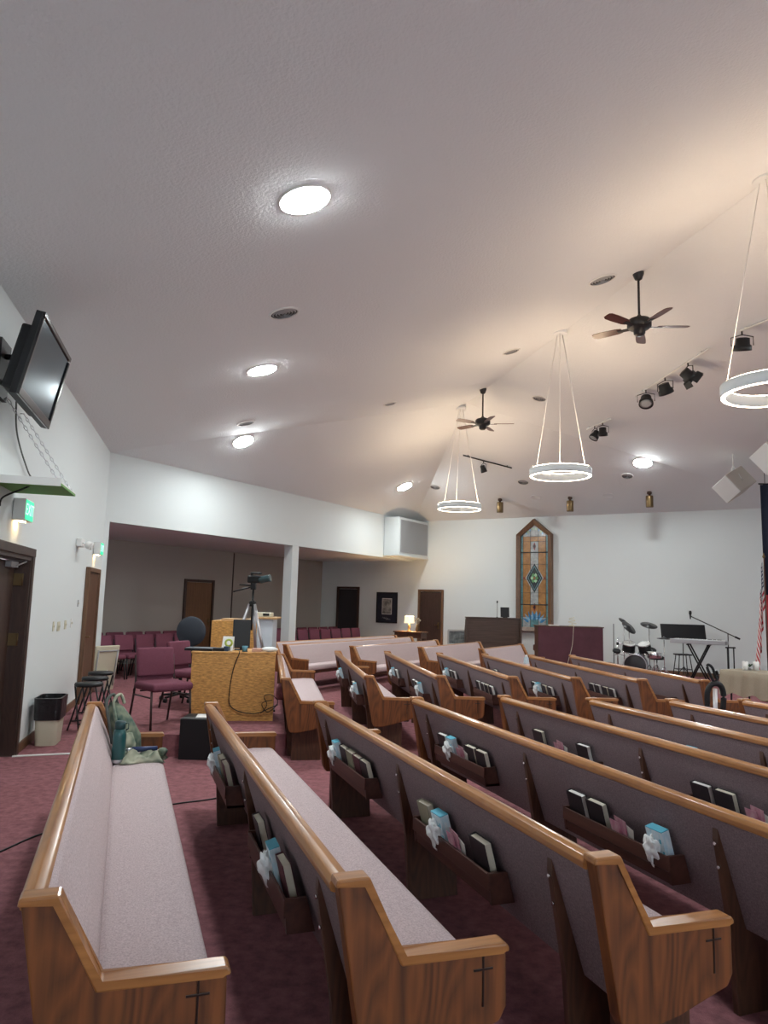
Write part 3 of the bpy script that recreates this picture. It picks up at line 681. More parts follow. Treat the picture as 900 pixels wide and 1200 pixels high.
obj('glass_panel', mesh_of('glass_panel', bm, gm), None, t); obj('lead_came', mesh_of('lead_came', lead, mat('lead', (.03, .035, .04), .5, metal=.4)), None, t)
# ------------------------------------------------------------------ framed picture, lamp table, lamp, vase
a = onB(441.5, 712); b2 = onB(466, 712); w = (b2-a).length; zt, zb = onB(453, 694).z, onB(453, 730).z
t = thing('framed_picture', 'black framed photograph with handwriting on the back wall left of the lamp', 'picture', up(a, zb)+nB*.0, rot)
hgt = zt-zb
bm = nb()
for x, z, sx, sz in ((w/2, .02, w, .04), (w/2, hgt-.02, w, .04), (.02, hgt/2, .04, hgt-.08), (w-.02, hgt/2, .04, hgt-.08)): box(bm, (x, sgB*.02, z), (sx, .035, sz), bev=.004)
obj('frame', bm, M_black, t)
bm = nb(); box(bm, (w/2, sgB*.01, hgt/2), (w-.07, .01, hgt-.07)); obj('mat_board', bm, mat('navy_mat', (.012, .015, .028), .6), t)
bm = nb(); box(bm, (w/2, sgB*.018, hgt*.54), (w*.46, .006, hgt*.52), mi=0); box(bm, (w/2, sgB*.0215, hgt*.54), (w*.42, .003, hgt*.48), mi=1); obj('photograph', bm, [M_wpage, mat('photo_print', (.45, .44, .40), .5, var2=(.03, .03, .03), vscale=(5, 5, 5))], t)
bm = nb()
for k in range(3): tube(bm, smoothpts([(w*(.28+.1*k)+.02*j, sgB*.019, hgt*(.17-.025*k)+.02*((j*7+k) % 3-1)) for j in range(9)], 3), .003, 4)
obj('handwriting', bm, M_grey, t)
tp = aty(481, 745, 20.9)
t = thing('side_table', 'small dark table against the back wall carrying the lit lamp', 'table', (tp.x, tp.y, 0), rot)
ht = .86
bm = nb(); box(bm, (0, 0, ht-.02), (.95, .4, .04), bev=.005); obj('tabletop', bm, M_dark, t)
bm = nb(); box(bm, (0, 0, ht-.11), (.88, .35, .14)); obj('apron', bm, M_dark, t)
for sx in (-1, 1):
    for sy in (-1, 1): bm = nb(); cyl(bm, (sx*.42, sy*.15, 0), (sx*.42, sy*.15, ht-.1), .018, .025); obj('leg', bm, M_dark, t)
lp = V((tp.x, tp.y, ht)) + uB*-.05
t = thing('table_lamp', 'small lit table lamp with cream shade on the dark side table', 'lamp', lp)
bm = nb(); lathe(bm, [(.07, 0), (.07, .02), (.02, .04), (.045, .12), (.02, .2), (.01, .26)], seg=20); obj('base', bm, M_brass, t)
bm = nb(); lathe(bm, [(.15, .24), (.13, .44)], seg=30, cap0=False, cap1=False); obj('lamp_shade', bm, mat('lamp_shade_lit', (.8, .7, .5), .8, emit=(1, .78, .42), es=.42), t)
bm = nb(); lathe(bm, [(.012, .28), (.035, .32), (.03, .36), (.01, .38)], seg=14); obj('bulb', bm, mat('bulb', (1, .9, .7), .4, emit=(1, .66, .3), es=620), t)
vp = V((tp.x, tp.y, ht)) + uB*.22
t = thing('flower_vase', 'small vase with pale flowers right of the table lamp', 'vase', vp)
bm = nb(); lathe(bm, [(.04, 0), (.06, .06), (.03, .16), (.04, .2)], seg=20); obj('vase', bm, M_brass, t)
bm = nb()
for k in range(9):
    a_ = k*2.4; e = V((.09*cos(a_)*(.4+.07*k), .06*sin(a_), .32+.02*(k % 4))); tube(bm, [(0, 0, .17), e*.6+V((0, 0, .05)), e], .003, 4); bmesh.ops.create_icosphere(bm, subdivisions=1, radius=.022, matrix=Matrix.Translation(e))
obj('flowers', bm, mat('dry_flowers', (.45, .40, .28), .8), t)
# ------------------------------------------------------------------ TV on the left wall
Tn, Tf = aty(53, 366, 5.6), aty(83, 421, 6.62); Bn = aty(20, 461, 5.52)
ux = (Tf-Tn).normalized(); vy = (Tn-Bn); vy = (vy-ux*vy.dot(ux)); TWd = (Tf-Tn).length; THt = vy.length; vy.normalize(); nz_ = ux.cross(vy)*-1
if nz_.dot(EYE-Tn) < 0: nz_ = -nz_
ctr = Bn+ux*TWd/2+vy*THt/2
m = Matrix((ux, vy, ux.cross(vy))).transposed().to_4x4(); m.translation = ctr; fz = 1 if ux.cross(vy).dot(nz_) > 0 else -1
t = thing('television', 'black flat screen television tilted down on its wall mount at upper left', 'television'); t.matrix_world = m
bm = nb(); box(bm, (0, 0, -fz*.035), (TWd, THt, .06), bev=.008); obj('cabinet', bm, M_black, t)
bm = nb()
for x, y, sx, sy in ((0, THt/2-.02, TWd, .04), (0, -THt/2+.035, TWd, .07), (TWd/2-.018, 0, .036, THt-.11), (-TWd/2+.018, 0, .036, THt-.11)): box(bm, (x, y, fz*.0), (sx, sy, .025), bev=.005)
obj('bezel', bm, mat('gloss_black', (.01, .01, .012), .08, coat=.5), t)
bm = nb(); box(bm, (0, .012, -fz*.004), (TWd-.07, THt-.10, .006)); obj('screen', bm, mat('screen_glass', (.010, .016, .022), .12, spec=.7, coat=.45), t)
bm = nb(); iv = m.inverted(); wc = ctr-nL*((ctr-C1).dot(nL)); box(bm, (-.02, -.03, -fz*.115), (TWd*.82, THt*.78, .10), bev=.02); box(bm, (0, -.05, -fz*.18), (TWd*.5, THt*.5, .06), bev=.02)
for dz in (-.12, .12): cyl(bm, (0, dz, -fz*.1), iv @ (wc+V((0, 0, dz))), .025)
vs = box(bm, (0, 0, 0), (.3, .04, .5)); xf(bm, vs, iv @ Matrix.Translation(wc+nL*.02) @ Matrix.Rotation(atan2(uL.y, uL.x), 4, 'Z'))
obj('wall_mount', bm, M_black, t)
sb_ = MATS['screen_glass'].node_tree.nodes['Principled BSDF']; sb_.inputs['Specular Tint'].default_value = (.35, .75, 1, 1); sb_.inputs['Coat Weight'].default_value = .25; sb_.inputs['Coat Tint'].default_value = (.7, .9, 1, 1)
# hung shelf with chains
of, on_ = aty(88, 582, 6.9), None
hz = of.z; on_ = atz(70, 569, hz); pr = (of-C1).dot(nL); sl = (of-on_).length
t = thing('hanging_shelf', 'small green-bottomed wall shelf hung on chains below the television', 'shelf', of-nL*(pr)-uL*sl/1.0+uL*0, atan2(uL.y, uL.x)) # origin on wall at the near end
sgL = 1 if (Matrix.Rotation(atan2(uL.y, uL.x), 3, 'Z') @ V((0, 1, 0))).dot(nL) > 0 else -1
bm = nb(); box(bm, (sl/2, sgL*(pr/2+.002), .012), (sl, pr, .02), bev=.002); obj('board', bm, mat('green_board', (.14, .33, .08), .7), t)
bm = nb(); box(bm, (sl/2, sgL*(pr/2+.002), .030), (sl+.01, pr, .012)); box(bm, (.0, sgL*(pr/2), .03), (.02, pr, .07)); obj('tray', bm, M_white, t)
def chain(bm, p, q, r=.0035, ln_=.045):
    d = V(q)-V(p); n = int(d.length/ln_); 
    for i in range(n):
        c = V(p)+d*((i+.5)/n); dd = d.normalized(); s = dd.cross(V((0, 0, 1))).normalized(); s2 = dd.cross(s)
        w_ = s if i % 2 else s2
        tube(bm, [c+dd*(ln_*.62*cos(a_))+w_*(.011*sin(a_)) for a_ in [2*pi*k/8 for k in range(8)]], r, 4, True)
tm = Matrix.Translation(t.location) @ Matrix.Rotation(t.rotation_euler[2], 4, 'Z')
for x in (.03, sl-.03):
    e = V((x, sgL*(pr-.02), .03)); wl = tm.inverted() @ (tm @ V((x, 0, .78))); wl.y = sgL*.03
    bm = nb(); chain(bm, e, wl); tube(bm, [(x, sgL*.0, .78), (x, sgL*.04, .78)], .006); obj('chain', bm, M_alu, t)
# cables
def cord(pts, r, m_, lab, name='cable', cat='cable', n=6):
    bm = nb(); tube(bm, smoothpts(pts, n), r, 6); return tag(obj(name, bm, m_), lab, cat)
offL = lambda x, y, d=.03: onL(x, y)+nL*d
cord([offL(15, 470), offL(15, 500), offL(20, 525), offL(29, 552), offL(33, 559)], .008, M_strap, 'dark cable hanging from the television down the wall')
cord([of-uL*.55+nL*-.05+V((0, 0, .05)), of-uL*.5-nL*.2+V((0, 0, .06)), of-uL*.55-nL*.35+V((0, 0, -.03)), of-uL*.62-nL*.48+V((0, 0, -.12)), of-uL*.62-nL*.5+V((0, 0, -.2))], .009, M_black, 'black cable with plug looping off the hanging shelf')
# exit signs
def exit_sign(x, y, lab, s=1.0):
    p = onL(x, y); t = thing('exit_sign', lab, 'exit sign', p, atan2(-uL.y, -uL.x), 'green exit signs')
    # local x runs towards the viewer along the wall
    sg_ = 1 if (Matrix.Rotation(t.rotation_euler[2], 3, 'Z') @ V((0, 1, 0))).dot(nL) > 0 else -1
    bm = nb(); box(bm, (0, sg_*.06, 0), (.32*s, .11, .21*s), bev=.006); obj('housing', bm, M_white, t)
    bm = nb(); box(bm, (0, sg_*.117, 0), (.30*s, .005, .19*s)); obj('face', bm, mat('exit_green', (.02, .35, .16), .5, emit=(.01, .40, .18), es=.8), t)
    cu = bpy.data.curves.new('exit_text', 'FONT'); cu.body = 'EXIT'; cu.size = .16*s; cu.extrude = .001; cu.align_x = 'CENTER'; cu.align_y = 'CENTER'
    to = bpy.data.objects.new('tmp', cu); C.objects.link(to); dg = bpy.context.evaluated_depsgraph_get(); me = bpy.data.meshes.new_from_object(to.evaluated_get(dg)); bpy.data.objects.remove(to)
    me.materials.clear(); me.materials.append(mat('exit_letters', (.5, .8, .6), .5, emit=(.5, .9, .65), es=.45))
    o = obj('exit_letters', me, None, t); o.rotation_euler = (pi/2, 0, pi if sg_ > 0 else 0); o.location = (0, sg_*.1215, 0)
    bm = nb(); box(bm, (0, sg_*.05, -.107*s), (.16*s, .05, .006)); obj('downlight_lens', bm, mat('exit_downlight', (1, .85, .5), .5, emit=(1, .70, .34), es=12), t)
exit_sign(19.5, 598, 'green exit sign above the double door at far left')
exit_sign(111, 643, 'small green exit sign above the narrow door near the room corner')
# emergency light
p = onL(91, 636); t = thing('emergency_light', 'white twin-head emergency light on the left wall near the small exit sign', 'emergency light', p, atan2(-uL.y, -uL.x))
sg_ = sg = 1 if (Matrix.Rotation(t.rotation_euler[2], 3, 'Z') @ V((0, 1, 0))).dot(nL) > 0 else -1
bm = nb(); box(bm, (0, sg_*.04, 0), (.26, .08, .12), bev=.01); obj('housing', bm, M_white, t)
for sx in (-1, 1):
    bm = nb(); lathe(bm, [(.03, 0), (.055, .03), (.055, .07), (.05, .08)], Matrix.Translation((sx*.09, sg_*.12, -.02)) @ Matrix.Rotation(-sg_*pi/2*1.2, 4, 'X'), seg=16); cyl(bm, (sx*.09, sg_*.07, 0), (sx*.09, sg_*.13, -.02), .012); obj('lamp_head', bm, M_white, t)
# wall plates
for k, (x, y, w_, h_, l) in enumerate(((62, 734, .07, .12, 'single beige switch plate, leftmost on the left wall'), (68, 734, .16, .12, 'wide beige multi-switch plate on the left wall'), (76, 732, .12, .12, 'beige switch plate right of the wide one'), (83, 730, .09, .13, 'white wall control box right of the switch plates'), (91, 707, .06, .10, 'small grey wall keypad near the narrow door'))):
    p = onL(x, y); t = thing('switch_plate', l, 'switch', p, atan2(-uL.y, -uL.x), 'wall plates by the narrow door')
    bm = nb(); box(bm, (0, sg*.006, 0), (w_, .01, h_), bev=.003); obj('plate', bm, M_cream if k < 3 else (M_white if k == 3 else M_grey), t)
    for j in range(max(1, int(w_/.045))):
        bm = nb(); box(bm, ((j-(max(1, int(w_/.045))-1)/2)*.042, sg*.014, 0), (.012, .012, .03), bev=.002); obj('toggle', bm, M_cream, t)
# ------------------------------------------------------------------ bins, stools, folded table on the left
def lin(p): return V((p[0], p[1], 0))
p = atz(47, 873, 0)
t = thing('waste_bin', 'cream wastebasket with black liner beside the double door', 'bin', (p.x+.03, p.y+.12, 0), atan2(uL.y, uL.x))
def taper_box(bm, w0, d0, w1, d1, z0_, z1_, r=.05):
    def rr(w_, d_, z):
        pts = []
        for cx, cy, a0 in ((w_/2-r, d_/2-r, 0), (-w_/2+r, d_/2-r, 90), (-w_/2+r, -d_/2+r, 180), (w_/2-r, -d_/2+r, 270)):
            for k in range(5): a_ = radians(a0+k*22.5); pts.append((cx+r*cos(a_), cy+r*sin(a_), z))
        return pts
    A_ = [bm.verts.new(q) for q in rr(w0, d0, z0_)]; B_ = [bm.verts.new(q) for q in rr(w1, d1, z1_)]; n = len(A_)
    for i in range(n): bm.faces.new((A_[i], A_[(i+1) % n], B_[(i+1) % n], B_[i]))
    return A_, B_
bm = nb(); A_, B_ = taper_box(bm, .36, .22, .42, .28, 0, .50); bm.faces.new(A_[::-1]); obj('basket', bm, M_cream, t)
bm = nb(); taper_box(bm, .418, .278, .435, .295, .28, .52, .055); taper_box(bm, .435, .295, .40, .26, .52, .525, .05); A_, B_ = taper_box(bm, .38, .25, .40, .26, .3, .525, .05); bm.faces.new(A_)
obj('liner', bm, mat('bin_liner', (.012, .012, .014), .3, bump=1, bscale=14), t)
p = atz(118, 809, 0)
t = thing('small_waste_bin', 'small white wastebasket at the room corner beyond the stools', 'bin', (p.x, p.y-.15, 0))
bm = nb(); lathe(bm, [(.11, 0), (.145, .36), (.15, .365), (.14, .36), (.105, .01)], seg=24); obj('basket', bm, M_white, t, smooth=True)
def stool(p, ang, lab):
    t = thing('folding_stool', lab, 'stool', (p.x, p.y, 0), ang, 'black folding stools by the left wall'); h = .6
    bm = nb(); lathe(bm, [(.02, h-.045), (.16, h-.045), (.172, h-.03), (.165, h-.005), (.02, h)], seg=28); obj('seat', bm, M_black, t)
    for s in (-1, 1):
        for d in (-1, 1):
            bm = nb(); cyl(bm, (s*.13*d*.0+s*.125, -d*.12, h-.05), (s*.15, d*.20, 0), .011, seg=8); obj('leg', bm, M_blkmetal, t)
    for d in (-1, 1): bm = nb(); cyl(bm, (-.145, d*.14, .12), (.145, d*.14, .12), .009, seg=8); obj('crossbar', bm, M_blkmetal, t)
def lwd(y_, d): # point on left wall at world y, d out
    s = (C1.y-y_)/uL.y; return C1-uL*s+nL*d
for y_, d, l in ((8.95, .50, 'black round folding stool nearest the cream wastebasket'), (9.6, .48, 'black round folding stool, middle of three by the left wall'), (10.25, .46, 'black round folding stool farthest, nearest the narrow door')):
    stool(lwd(y_, d), atan2(uL.y, uL.x)+pi/2+.5, l)
q = C1+uH*(hs-.02)+nH*.12
t = thing('folded_table', 'pale folded table leaning at the opening behind the small white bin', 'table', (q.x, q.y, 0), atan2(uH.y, uH.x))
bm = nb(); vs = box(bm, (0, 0, .40), (.5, .04, .8), bev=.015); xf(bm, vs, Matrix.Rotation(radians(8), 4, 'X')); obj('tabletop', bm, M_cream, t)
bm = nb(); 
for sx in (-.2, .2): cyl(bm, (sx, -.05, .08), (sx, -.14, .72), .012)
cyl(bm, (-.2, -.14, .7), (.2, -.14, .7), .012); obj('folded_leg', bm, M_grey, t)
# white strip on the floor
a, b2 = atz(14, 887, 0), atz(100, 883, 0)
bm = nb(); c = (a+b2)/2; box(bm, (c.x, c.y, .006), ((b2-a).length, .045, .012), atan2((b2-a).y, (b2-a).x), bev=.004); tag(obj('floor_strip', bm, M_white), 'white threshold strip across the carpet by the double door', 'floor strip')
cord([atz(-60, 1022, .006), atz(0, 998, .006), atz(52, 976, .006), atz(130, 955, .006), atz(205, 942, .006), atz(250, 936, .006), atz(300, 925, .006)], .006, M_black, 'black cable running across the carpet under the pews')
# ------------------------------------------------------------------ riser with desk
PHt = .23
pl0, pl1 = atz(140, 861, PHt), atz(335, 860, PHt)
uP = head(90-3); dP = head(-6.5)
pf = V((pl0.x, pl0.y, 0)); wP = (V((pl1.x, pl1.y, 0))-pf).length; uP = (V((pl1.x, pl1.y, 0))-pf).normalized(); vP = V((-uP.y, uP.x, 0))
vP = head(-8.8)
bm = nb()
lo = [pf, pf+uP*wP, pf+uP*wP+vP*3.25, pf+vP*3.25]
A_ = [bm.verts.new(up(q, .0)) for q in lo]; B_ = [bm.verts.new(up(q, PHt)) for q in lo]
bm.faces.new(A_[::-1]); bm.faces.new(B_)
for i in range(4): bm.faces.new((A_[i], A_[(i+1) % 4], B_[(i+1) % 4], B_[i]))
tag(obj('carpeted_riser', bm, M_carpet), 'low burgundy carpeted riser under the plywood desk', 'platform')
bm = nb(); q = atz(329, 820, PHt); box(bm, (q.x-.02, q.y+.15, PHt+.10), (.16, .36, .198), radians(8), bev=.03, seg=3); tag(obj('carpeted_box', bm, M_carpet), 'small rounded carpeted box on the riser right of the desk', 'box')
# desk
dl, dr = atz(218.5, 836, PHt), None
yd = 8.75; xl = aty(222, 765, yd).x; xr = aty(319, 763, yd).x; zt = aty(270, 764, yd).z
wd = xr-xl; hd = zt-PHt; dcx = (xl+xr)/2
t = thing('plywood_desk', 'golden oak plywood sound desk on the carpeted riser', 'desk', (dcx, yd+.3, PHt), radians(8))
bm = nb(); box(bm, (0, -.29, hd/2-.01), (wd-.01, .02, hd-.02), bev=.002); obj('front_panel', bm, M_ply, t)
for s in (-1, 1): bm = nb(); box(bm, (s*(wd/2-.015), .01, hd/2-.01), (.02, .58, hd-.02), bev=.002); obj('side_panel', bm, M_ply, t)
bm = nb(); box(bm, (0, 0, hd-.01), (wd+.01, .62, .02), bev=.003); obj('desktop', bm, M_ply, t)
dw = lambda x, y, z=0: V((dcx+x*cos(radians(8))-y*sin(radians(8)), yd+.3+x*sin(radians(8))+y*cos(radians(8)), zt+z))
# things on the desk
t = thing('laptop', 'flat black laptop lying on the left of the plywood desk', 'laptop', dw(-.42, -.1)); bm = nb(); box(bm, (0, 0, .012), (.34, .24, .022), bev=.004); obj('base', bm, M_black, t); bm = nb(); box(bm, (0, 0, .029), (.335, .235, .01), bev=.003); obj('lid', bm, mat('laptop_lid', (.04, .05, .07), .4), t)
t = thing('stapler_box', 'small black device on the desk beside the laptop', 'device', dw(-.19, -.18)); bm = nb(); box(bm, (0, 0, .02), (.14, .09, .04), bev=.006); obj('case', bm, M_black, t); bm = nb(); cyl(bm, (.03, 0, .04), (.03, 0, .05), .015); obj('knob', bm, M_grey, t)
t = thing('tape_dispenser', 'green tape roll on a blue dispenser at desk edge', 'tape dispenser', dw(-.10, -.16)); bm = nb(); box(bm, (0, 0, .03), (.06, .12, .06), bev=.01); obj('base', bm, mat('navy_plastic', (.02, .05, .10), .4), t); bm = nb(); lathe(bm, [(.028, -.012), (.05, -.012), (.05, .012), (.028, .012), (.028, -.012)], Matrix.Translation((.02, 0, .10)) @ Matrix.Rotation(pi/2, 4, 'X'), seg=20, cap0=False, cap1=False); obj('tape_roll', bm, mat('lime', (.45, .55, .10), .5), t)
t = thing('paper_stack', 'slanted white paper sheets propped on the desk left of the monitor', 'papers', dw(-.08, -.05)); bm = nb(); prism(bm, [(-.05, 0), (.05, 0), (.05, .17), (.04, .17)], -.09, .05); obj('sheets', bm, M_white, t)
mp_ = dw(.06, .02)
t = thing('monitor', 'black monitor seen from behind standing on the plywood desk', 'monitor', mp_, radians(12)); bm = nb(); vs = box(bm, (0, 0, .21), (.22, .03, .36), bev=.006); xf(bm, vs, Matrix.Rotation(radians(-14), 4, 'X')); obj('panel', bm, M_black, t); bm = nb(); box(bm, (0, .04, .006), (.16, .16, .012), bev=.003); cyl(bm, (0, .03, 0), (0, .04, .15), .015); obj('stand', bm, M_black, t)
t = thing('webcam', 'small teal glass cup on the desk before the monitor', 'cup', dw(.12, -.22)); t.name = 'glass_cup'; bm = nb(); lathe(bm, [(.03, 0), (.036, .07), (.033, .07), (.028, .005)], seg=20); obj('bowl', bm, mat('teal_glass', (.10, .25, .32), .15), t); bm = nb(); box(bm, (0, 0, .0), (.07, .07, .004)); obj('coaster', bm, M_black, t)
bm = nb(); box(bm, tuple(dw(.27, -.2, .022)), (.12, .09, .04), bev=.004); tag(obj('card_box', bm, mat('peach_card', (.60, .36, .27), .7)), 'small peach coloured box on the right of the desk', 'box')
bm = nb(); vs = bmesh.ops.create_icosphere(bm, subdivisions=3, radius=.07)['verts']; bmesh.ops.scale(bm, vec=(1.5, .8, .45), verts=vs); bmesh.ops.translate(bm, vec=dw(.42, -.2, .032), verts=vs); tag(obj('white_cloth', bm, M_tissue, smooth=True), 'crumpled white cloth at the right desk edge', 'cloth')
cord([dw(.06, -.30, .01), dw(.06, -.325, -.02), dw(.0, -.325, -.2), dw(-.03, -.325, -.45), dw(-.02, -.325, -.62), dw(.1, -.325, -.70), dw(.3, -.325, -.72), dw(.45, -.33, -.66), dw(.55, -.30, -.62)], .006, M_black, 'black cable hanging down the front of the plywood desk')
cord([dw(.35, -.33, -.72), dw(.42, -.33, -.62), dw(.38, -.33, -.52), dw(.47, -.33, -.50), dw(.55, -.30, -.58), dw(.50, -.33, -.66), dw(.42, -.34, -.70), dw(.36, -.35, -.60), dw(.48, -.34, -.56)], .005, M_black, 'tangle of black cable at the lower right of the desk')
# tripod with camera
ap = aty(296, 708, 9.75); ap2 = V((ap.x, ap.y, PHt))
t = thing('camera_tripod', 'silver and black tripod standing behind the plywood desk', 'tripod', ap2); Ha = ap.z-PHt
for k in range(3):
    a_ = radians(200+k*120); f = V((.50*cos(a_), .30*sin(a_), 0.02)); tp_ = V((.04*cos(a_), .04*sin(a_), Ha)); mid = tp_.lerp(f, .5)
    bm = nb(); cyl(bm, tp_, mid, .021); lg = obj('leg', bm, M_alu, t); bm = nb(); cyl(bm, mid, f, .015); obj('lower_leg', bm, M_alu, lg); bm = nb(); d_ = (f-mid).normalized(); cyl(bm, mid-d_*.03, mid+d_*.03, .022); obj('leg_clamp', bm, M_black, lg); bm = nb(); cyl(bm, f, f-V((0, 0, .02)), .016); obj('rubber_foot', bm, M_black, lg)
ch = aty(298, 688, ap.y).z-PHt
bm = nb(); cyl(bm, (0, 0, Ha-.35), (0, 0, ch-.02), .015); lathe(bm, [(.05, Ha-.03), (.05, Ha+.03), (.02, Ha+.05)], seg=14); obj('centre_column', bm, M_black, t)
bm = nb(); box(bm, (0, 0, ch+.015), (.07, .08, .10), bev=.01); cyl(bm, (-.03, 0, ch), (-.27, -.02, ch-.07), .010); cyl(bm, (-.03, 0, ch+.02), (-.20, .04, ch+.03), .010); obj('pan_head', bm, M_black, t)
cz = ch+.045+PHt
t = thing('video_camera', 'dark video camera mounted on top of the tripod', 'camera', V((ap.x+.02, ap.y, cz)), radians(-8)); bm = nb(); box(bm, (0, 0, .06), (.20, .10, .10), bev=.015); obj('body', bm, M_black, t); bm = nb(); lathe(bm, [(.045, 0), (.05, .03), (.048, .14), (.052, .16), (.04, .16)], Matrix.Translation((.06, -.01, .05)) @ Matrix.Rotation(radians(78), 4, 'Y'), seg=20); obj('lens', bm, mat('lens_dark', (.03, .06, .07), .2), t); bm = nb(); box(bm, (.01, 0, .145), (.15, .07, .025), bev=.008); box(bm, (-.05, 0, .12), (.02, .04, .04)); obj('top_handle', bm, M_black, t)
# office chair behind the desk
oc = aty(224, 740, 10.55)
t = thing('office_chair', 'dark grey office chair with round back behind the desk', 'chair', (oc.x, oc.y, PHt), radians(170)); zz = oc.z-PHt
bm = nb(); vs = bmesh.ops.create_uvsphere(bm, u_segments=28, v_segments=16, radius=.23)['verts']; bmesh.ops.scale(bm, vec=(1, .3, .95), verts=vs); bmesh.ops.translate(bm, vec=(0, 0, zz), verts=vs); obj('backrest', bm, mat('office_fabric', (.035, .042, .055), .9, bump=.3, bscale=150), t, smooth=True)
bm = nb(); box(bm, (0, .26, .48), (.46, .44, .08), bev=.03, seg=3); obj('seat', bm, MATS['office_fabric'], t)
bm = nb(); tube(bm, smoothpts([(0, .06, zz), (0, -.06, .7), (0, .1, .42)], 5), .018); cyl(bm, (0, .26, .1), (0, .26, .45), .025); obj('post', bm, M_black, t)
bm = nb()
for k in range(5): a_ = 2*pi*k/5; cyl(bm, (0, .26, .1), (.27*cos(a_), .26+.27*sin(a_), .07), .02, .014)
obj('base', bm, M_black, t)
for k in range(5):
    a_ = 2*pi*k/5; bm = nb(); cyl(bm, (.27*cos(a_)-.02, .26+.27*sin(a_), .03), (.27*cos(a_)+.02, .26+.27*sin(a_), .03), .03); obj('caster', bm, M_black, t)
# black subwoofer box in front of riser
p = atz(228, 891, 0); t = thing('black_box', 'black box with white paper on top at the end of the second pew', 'box', (p.x, p.y+.19, 0)); bx_h = .42
bm = nb(); box(bm, (0, 0, bx_h/2), (.36, .36, bx_h), bev=.01); obj('case', bm, M_black, t)
for s in (-1, 1): bm = nb(); box(bm, (s*.182, 0, .3), (.006, .12, .03)); obj('handle', bm, M_grey, t)
bm = nb(); box(bm, (p.x+.06, p.y+.16, bx_h+.008), (.2, .22, .008), .15); tag(obj('paper_sheet', bm, M_white), 'white paper on top of the black box', 'paper')
# ------------------------------------------------------------------ burgundy chairs
def chair(label, group, loc, h, legm):
    t = thing('stacking_chair', label, 'chair', loc, rz_of(h), group)
    bm = nb(); box(bm, (0, 0, .45), (.50, .48, .09), bev=.035, seg=3); obj('seat', bm, M_bur, t, smooth=True)
    Rm = Matrix.Translation((0, -.235, .66)) @ Matrix.Rotation(radians(10), 4, 'X')
    bm = nb(); vs = box(bm, (0, 0, .04), (.46, .06, .33), bev=.028, seg=3); xf(bm, vs, Rm); obj('backrest', bm, M_bur, t, smooth=True)
    bm = nb(); vs = box(bm, (0, -.03, -.06), (.44, .015, .26), bev=.005); xf(bm, vs, Rm); obj('back_shell', bm, M_bur, t)
    for s in (-1, 1):
        bm = nb(); tube(bm, [(s*.235, -.215, .44), (s*.235, -.24, .40), (s*.24, -.33, 0)], .013, 8); obj('leg', bm, legm, t)
        bm = nb(); tube(bm, [(s*.235, .18, .42), (s*.24, .22, 0)], .013, 8); obj('leg', bm, legm, t)
        bm = nb(); tube(bm, [(s*.243, -.24, .38), (s*.238, -.22, .5), (s*.235, -.27, .78)], .012, 8); obj('back_frame', bm, legm, t)
    bm = nb(); tube(bm, [(-.235, -.27, .34), (-.235, .19, .34)], .009); tube(bm, [(.235, -.27, .34), (.235, .19, .34)], .009); tube(bm, [(-.235, -.1, .395), (.235, -.1, .395)], .009); obj('stretcher', bm, legm, t)
    return t
q = aty(191, 820, 8.32)
c1_ = chair('burgundy stacking chair with brown legs on the riser left of the desk', 'chairs by the sound desk', (q.x, q.y, PHt), 136, M_brown_metal)
c2_ = copy_tree(c1_); c2_.location = (aty(226, 790, 9.72).x, 9.72, PHt); c2_.rotation_euler = (0, 0, rz_of(112)); c2_['label'] = 'burgundy stacking chair partly hidden behind the left edge of the desk'
G = 'burgundy chairs in rows in the side room'
base = chair('x', G, (0, 0, 0), 0, M_blkmetal); rows = []
hF = A_H+90
def row(px, n, d0, zlab):
    q0 = V((px[0], px[1], 0))
    for k in range(n): rows.append((q0+uH*(.54*k), zlab, k, n))
r0 = V((-5.45, 14.5, 0))
row(r0, 5, 0, 'front row left of the column')
row(r0-nH*.95-uH*.55, 7, 0, 'second row left of the column')
row(C1-nH*1.0+uH*6.6, 8, 0, 'front row right of the column')
row(C1-nH*1.95+uH*6.2, 9, 0, 'second row right of the column')
for i, (q, zl_, k, n) in enumerate(rows):
    o = base if i == 0 else copy_tree(base)
    o.location = q; o.rotation_euler = (0, 0, rz_of(hF))
    posn = ['leftmost', 'second', 'third', 'fourth', 'fifth', 'sixth', 'seventh', 'eighth', 'ninth'][k]
    o['label'] = 'burgundy stacking chair, %s in the %s' % (posn, zl_)
# oak lectern cabinet behind the tripod
q0 = aty(246, 727, 11.2); q1 = aty(320, 727, 11.2)
t = thing('oak_cabinet', 'golden oak media cabinet behind the tripod', 'cabinet', ((q0.x+q1.x)/2, 11.5, 0)); wc_ = q1.x-q0.x; hc = q0.z
bm = nb(); box(bm, (-.12, 0, hc/2), (wc_*.72, .5, hc), bev=.005); obj('body', bm, M_ply, t)
bm = nb(); box(bm, (wc_*.36-.0, .0, hc/2+.02), (wc_*.26, .45, hc+.04), bev=.005); obj('side_cabinet', bm, mat('pale_panel', (.55, .60, .65), .6), t)
bm = nb(); box(bm, (wc_*.34, 0, hc+.055), (wc_*.42, .55, .03), bev=.004); box(bm, (-.1, 0, hc+.015), (wc_*.5, .35, .03), bev=.004); obj('top_board', bm, mat('light_oak', (.50, .30, .13), .5), t)
t = thing('white_mixer', 'small white device on top of the oak cabinet', 'device', ((q0.x+q1.x)/2+wc_*.32, 11.45, hc+.07)); bm = nb(); box(bm, (0, 0, .035), (.26, .2, .07), bev=.01); obj('case', bm, M_cream, t)
bm = nb(); box(bm, (.04, -.1, .04), (.1, .01, .04)); obj('display', bm, M_black, t)
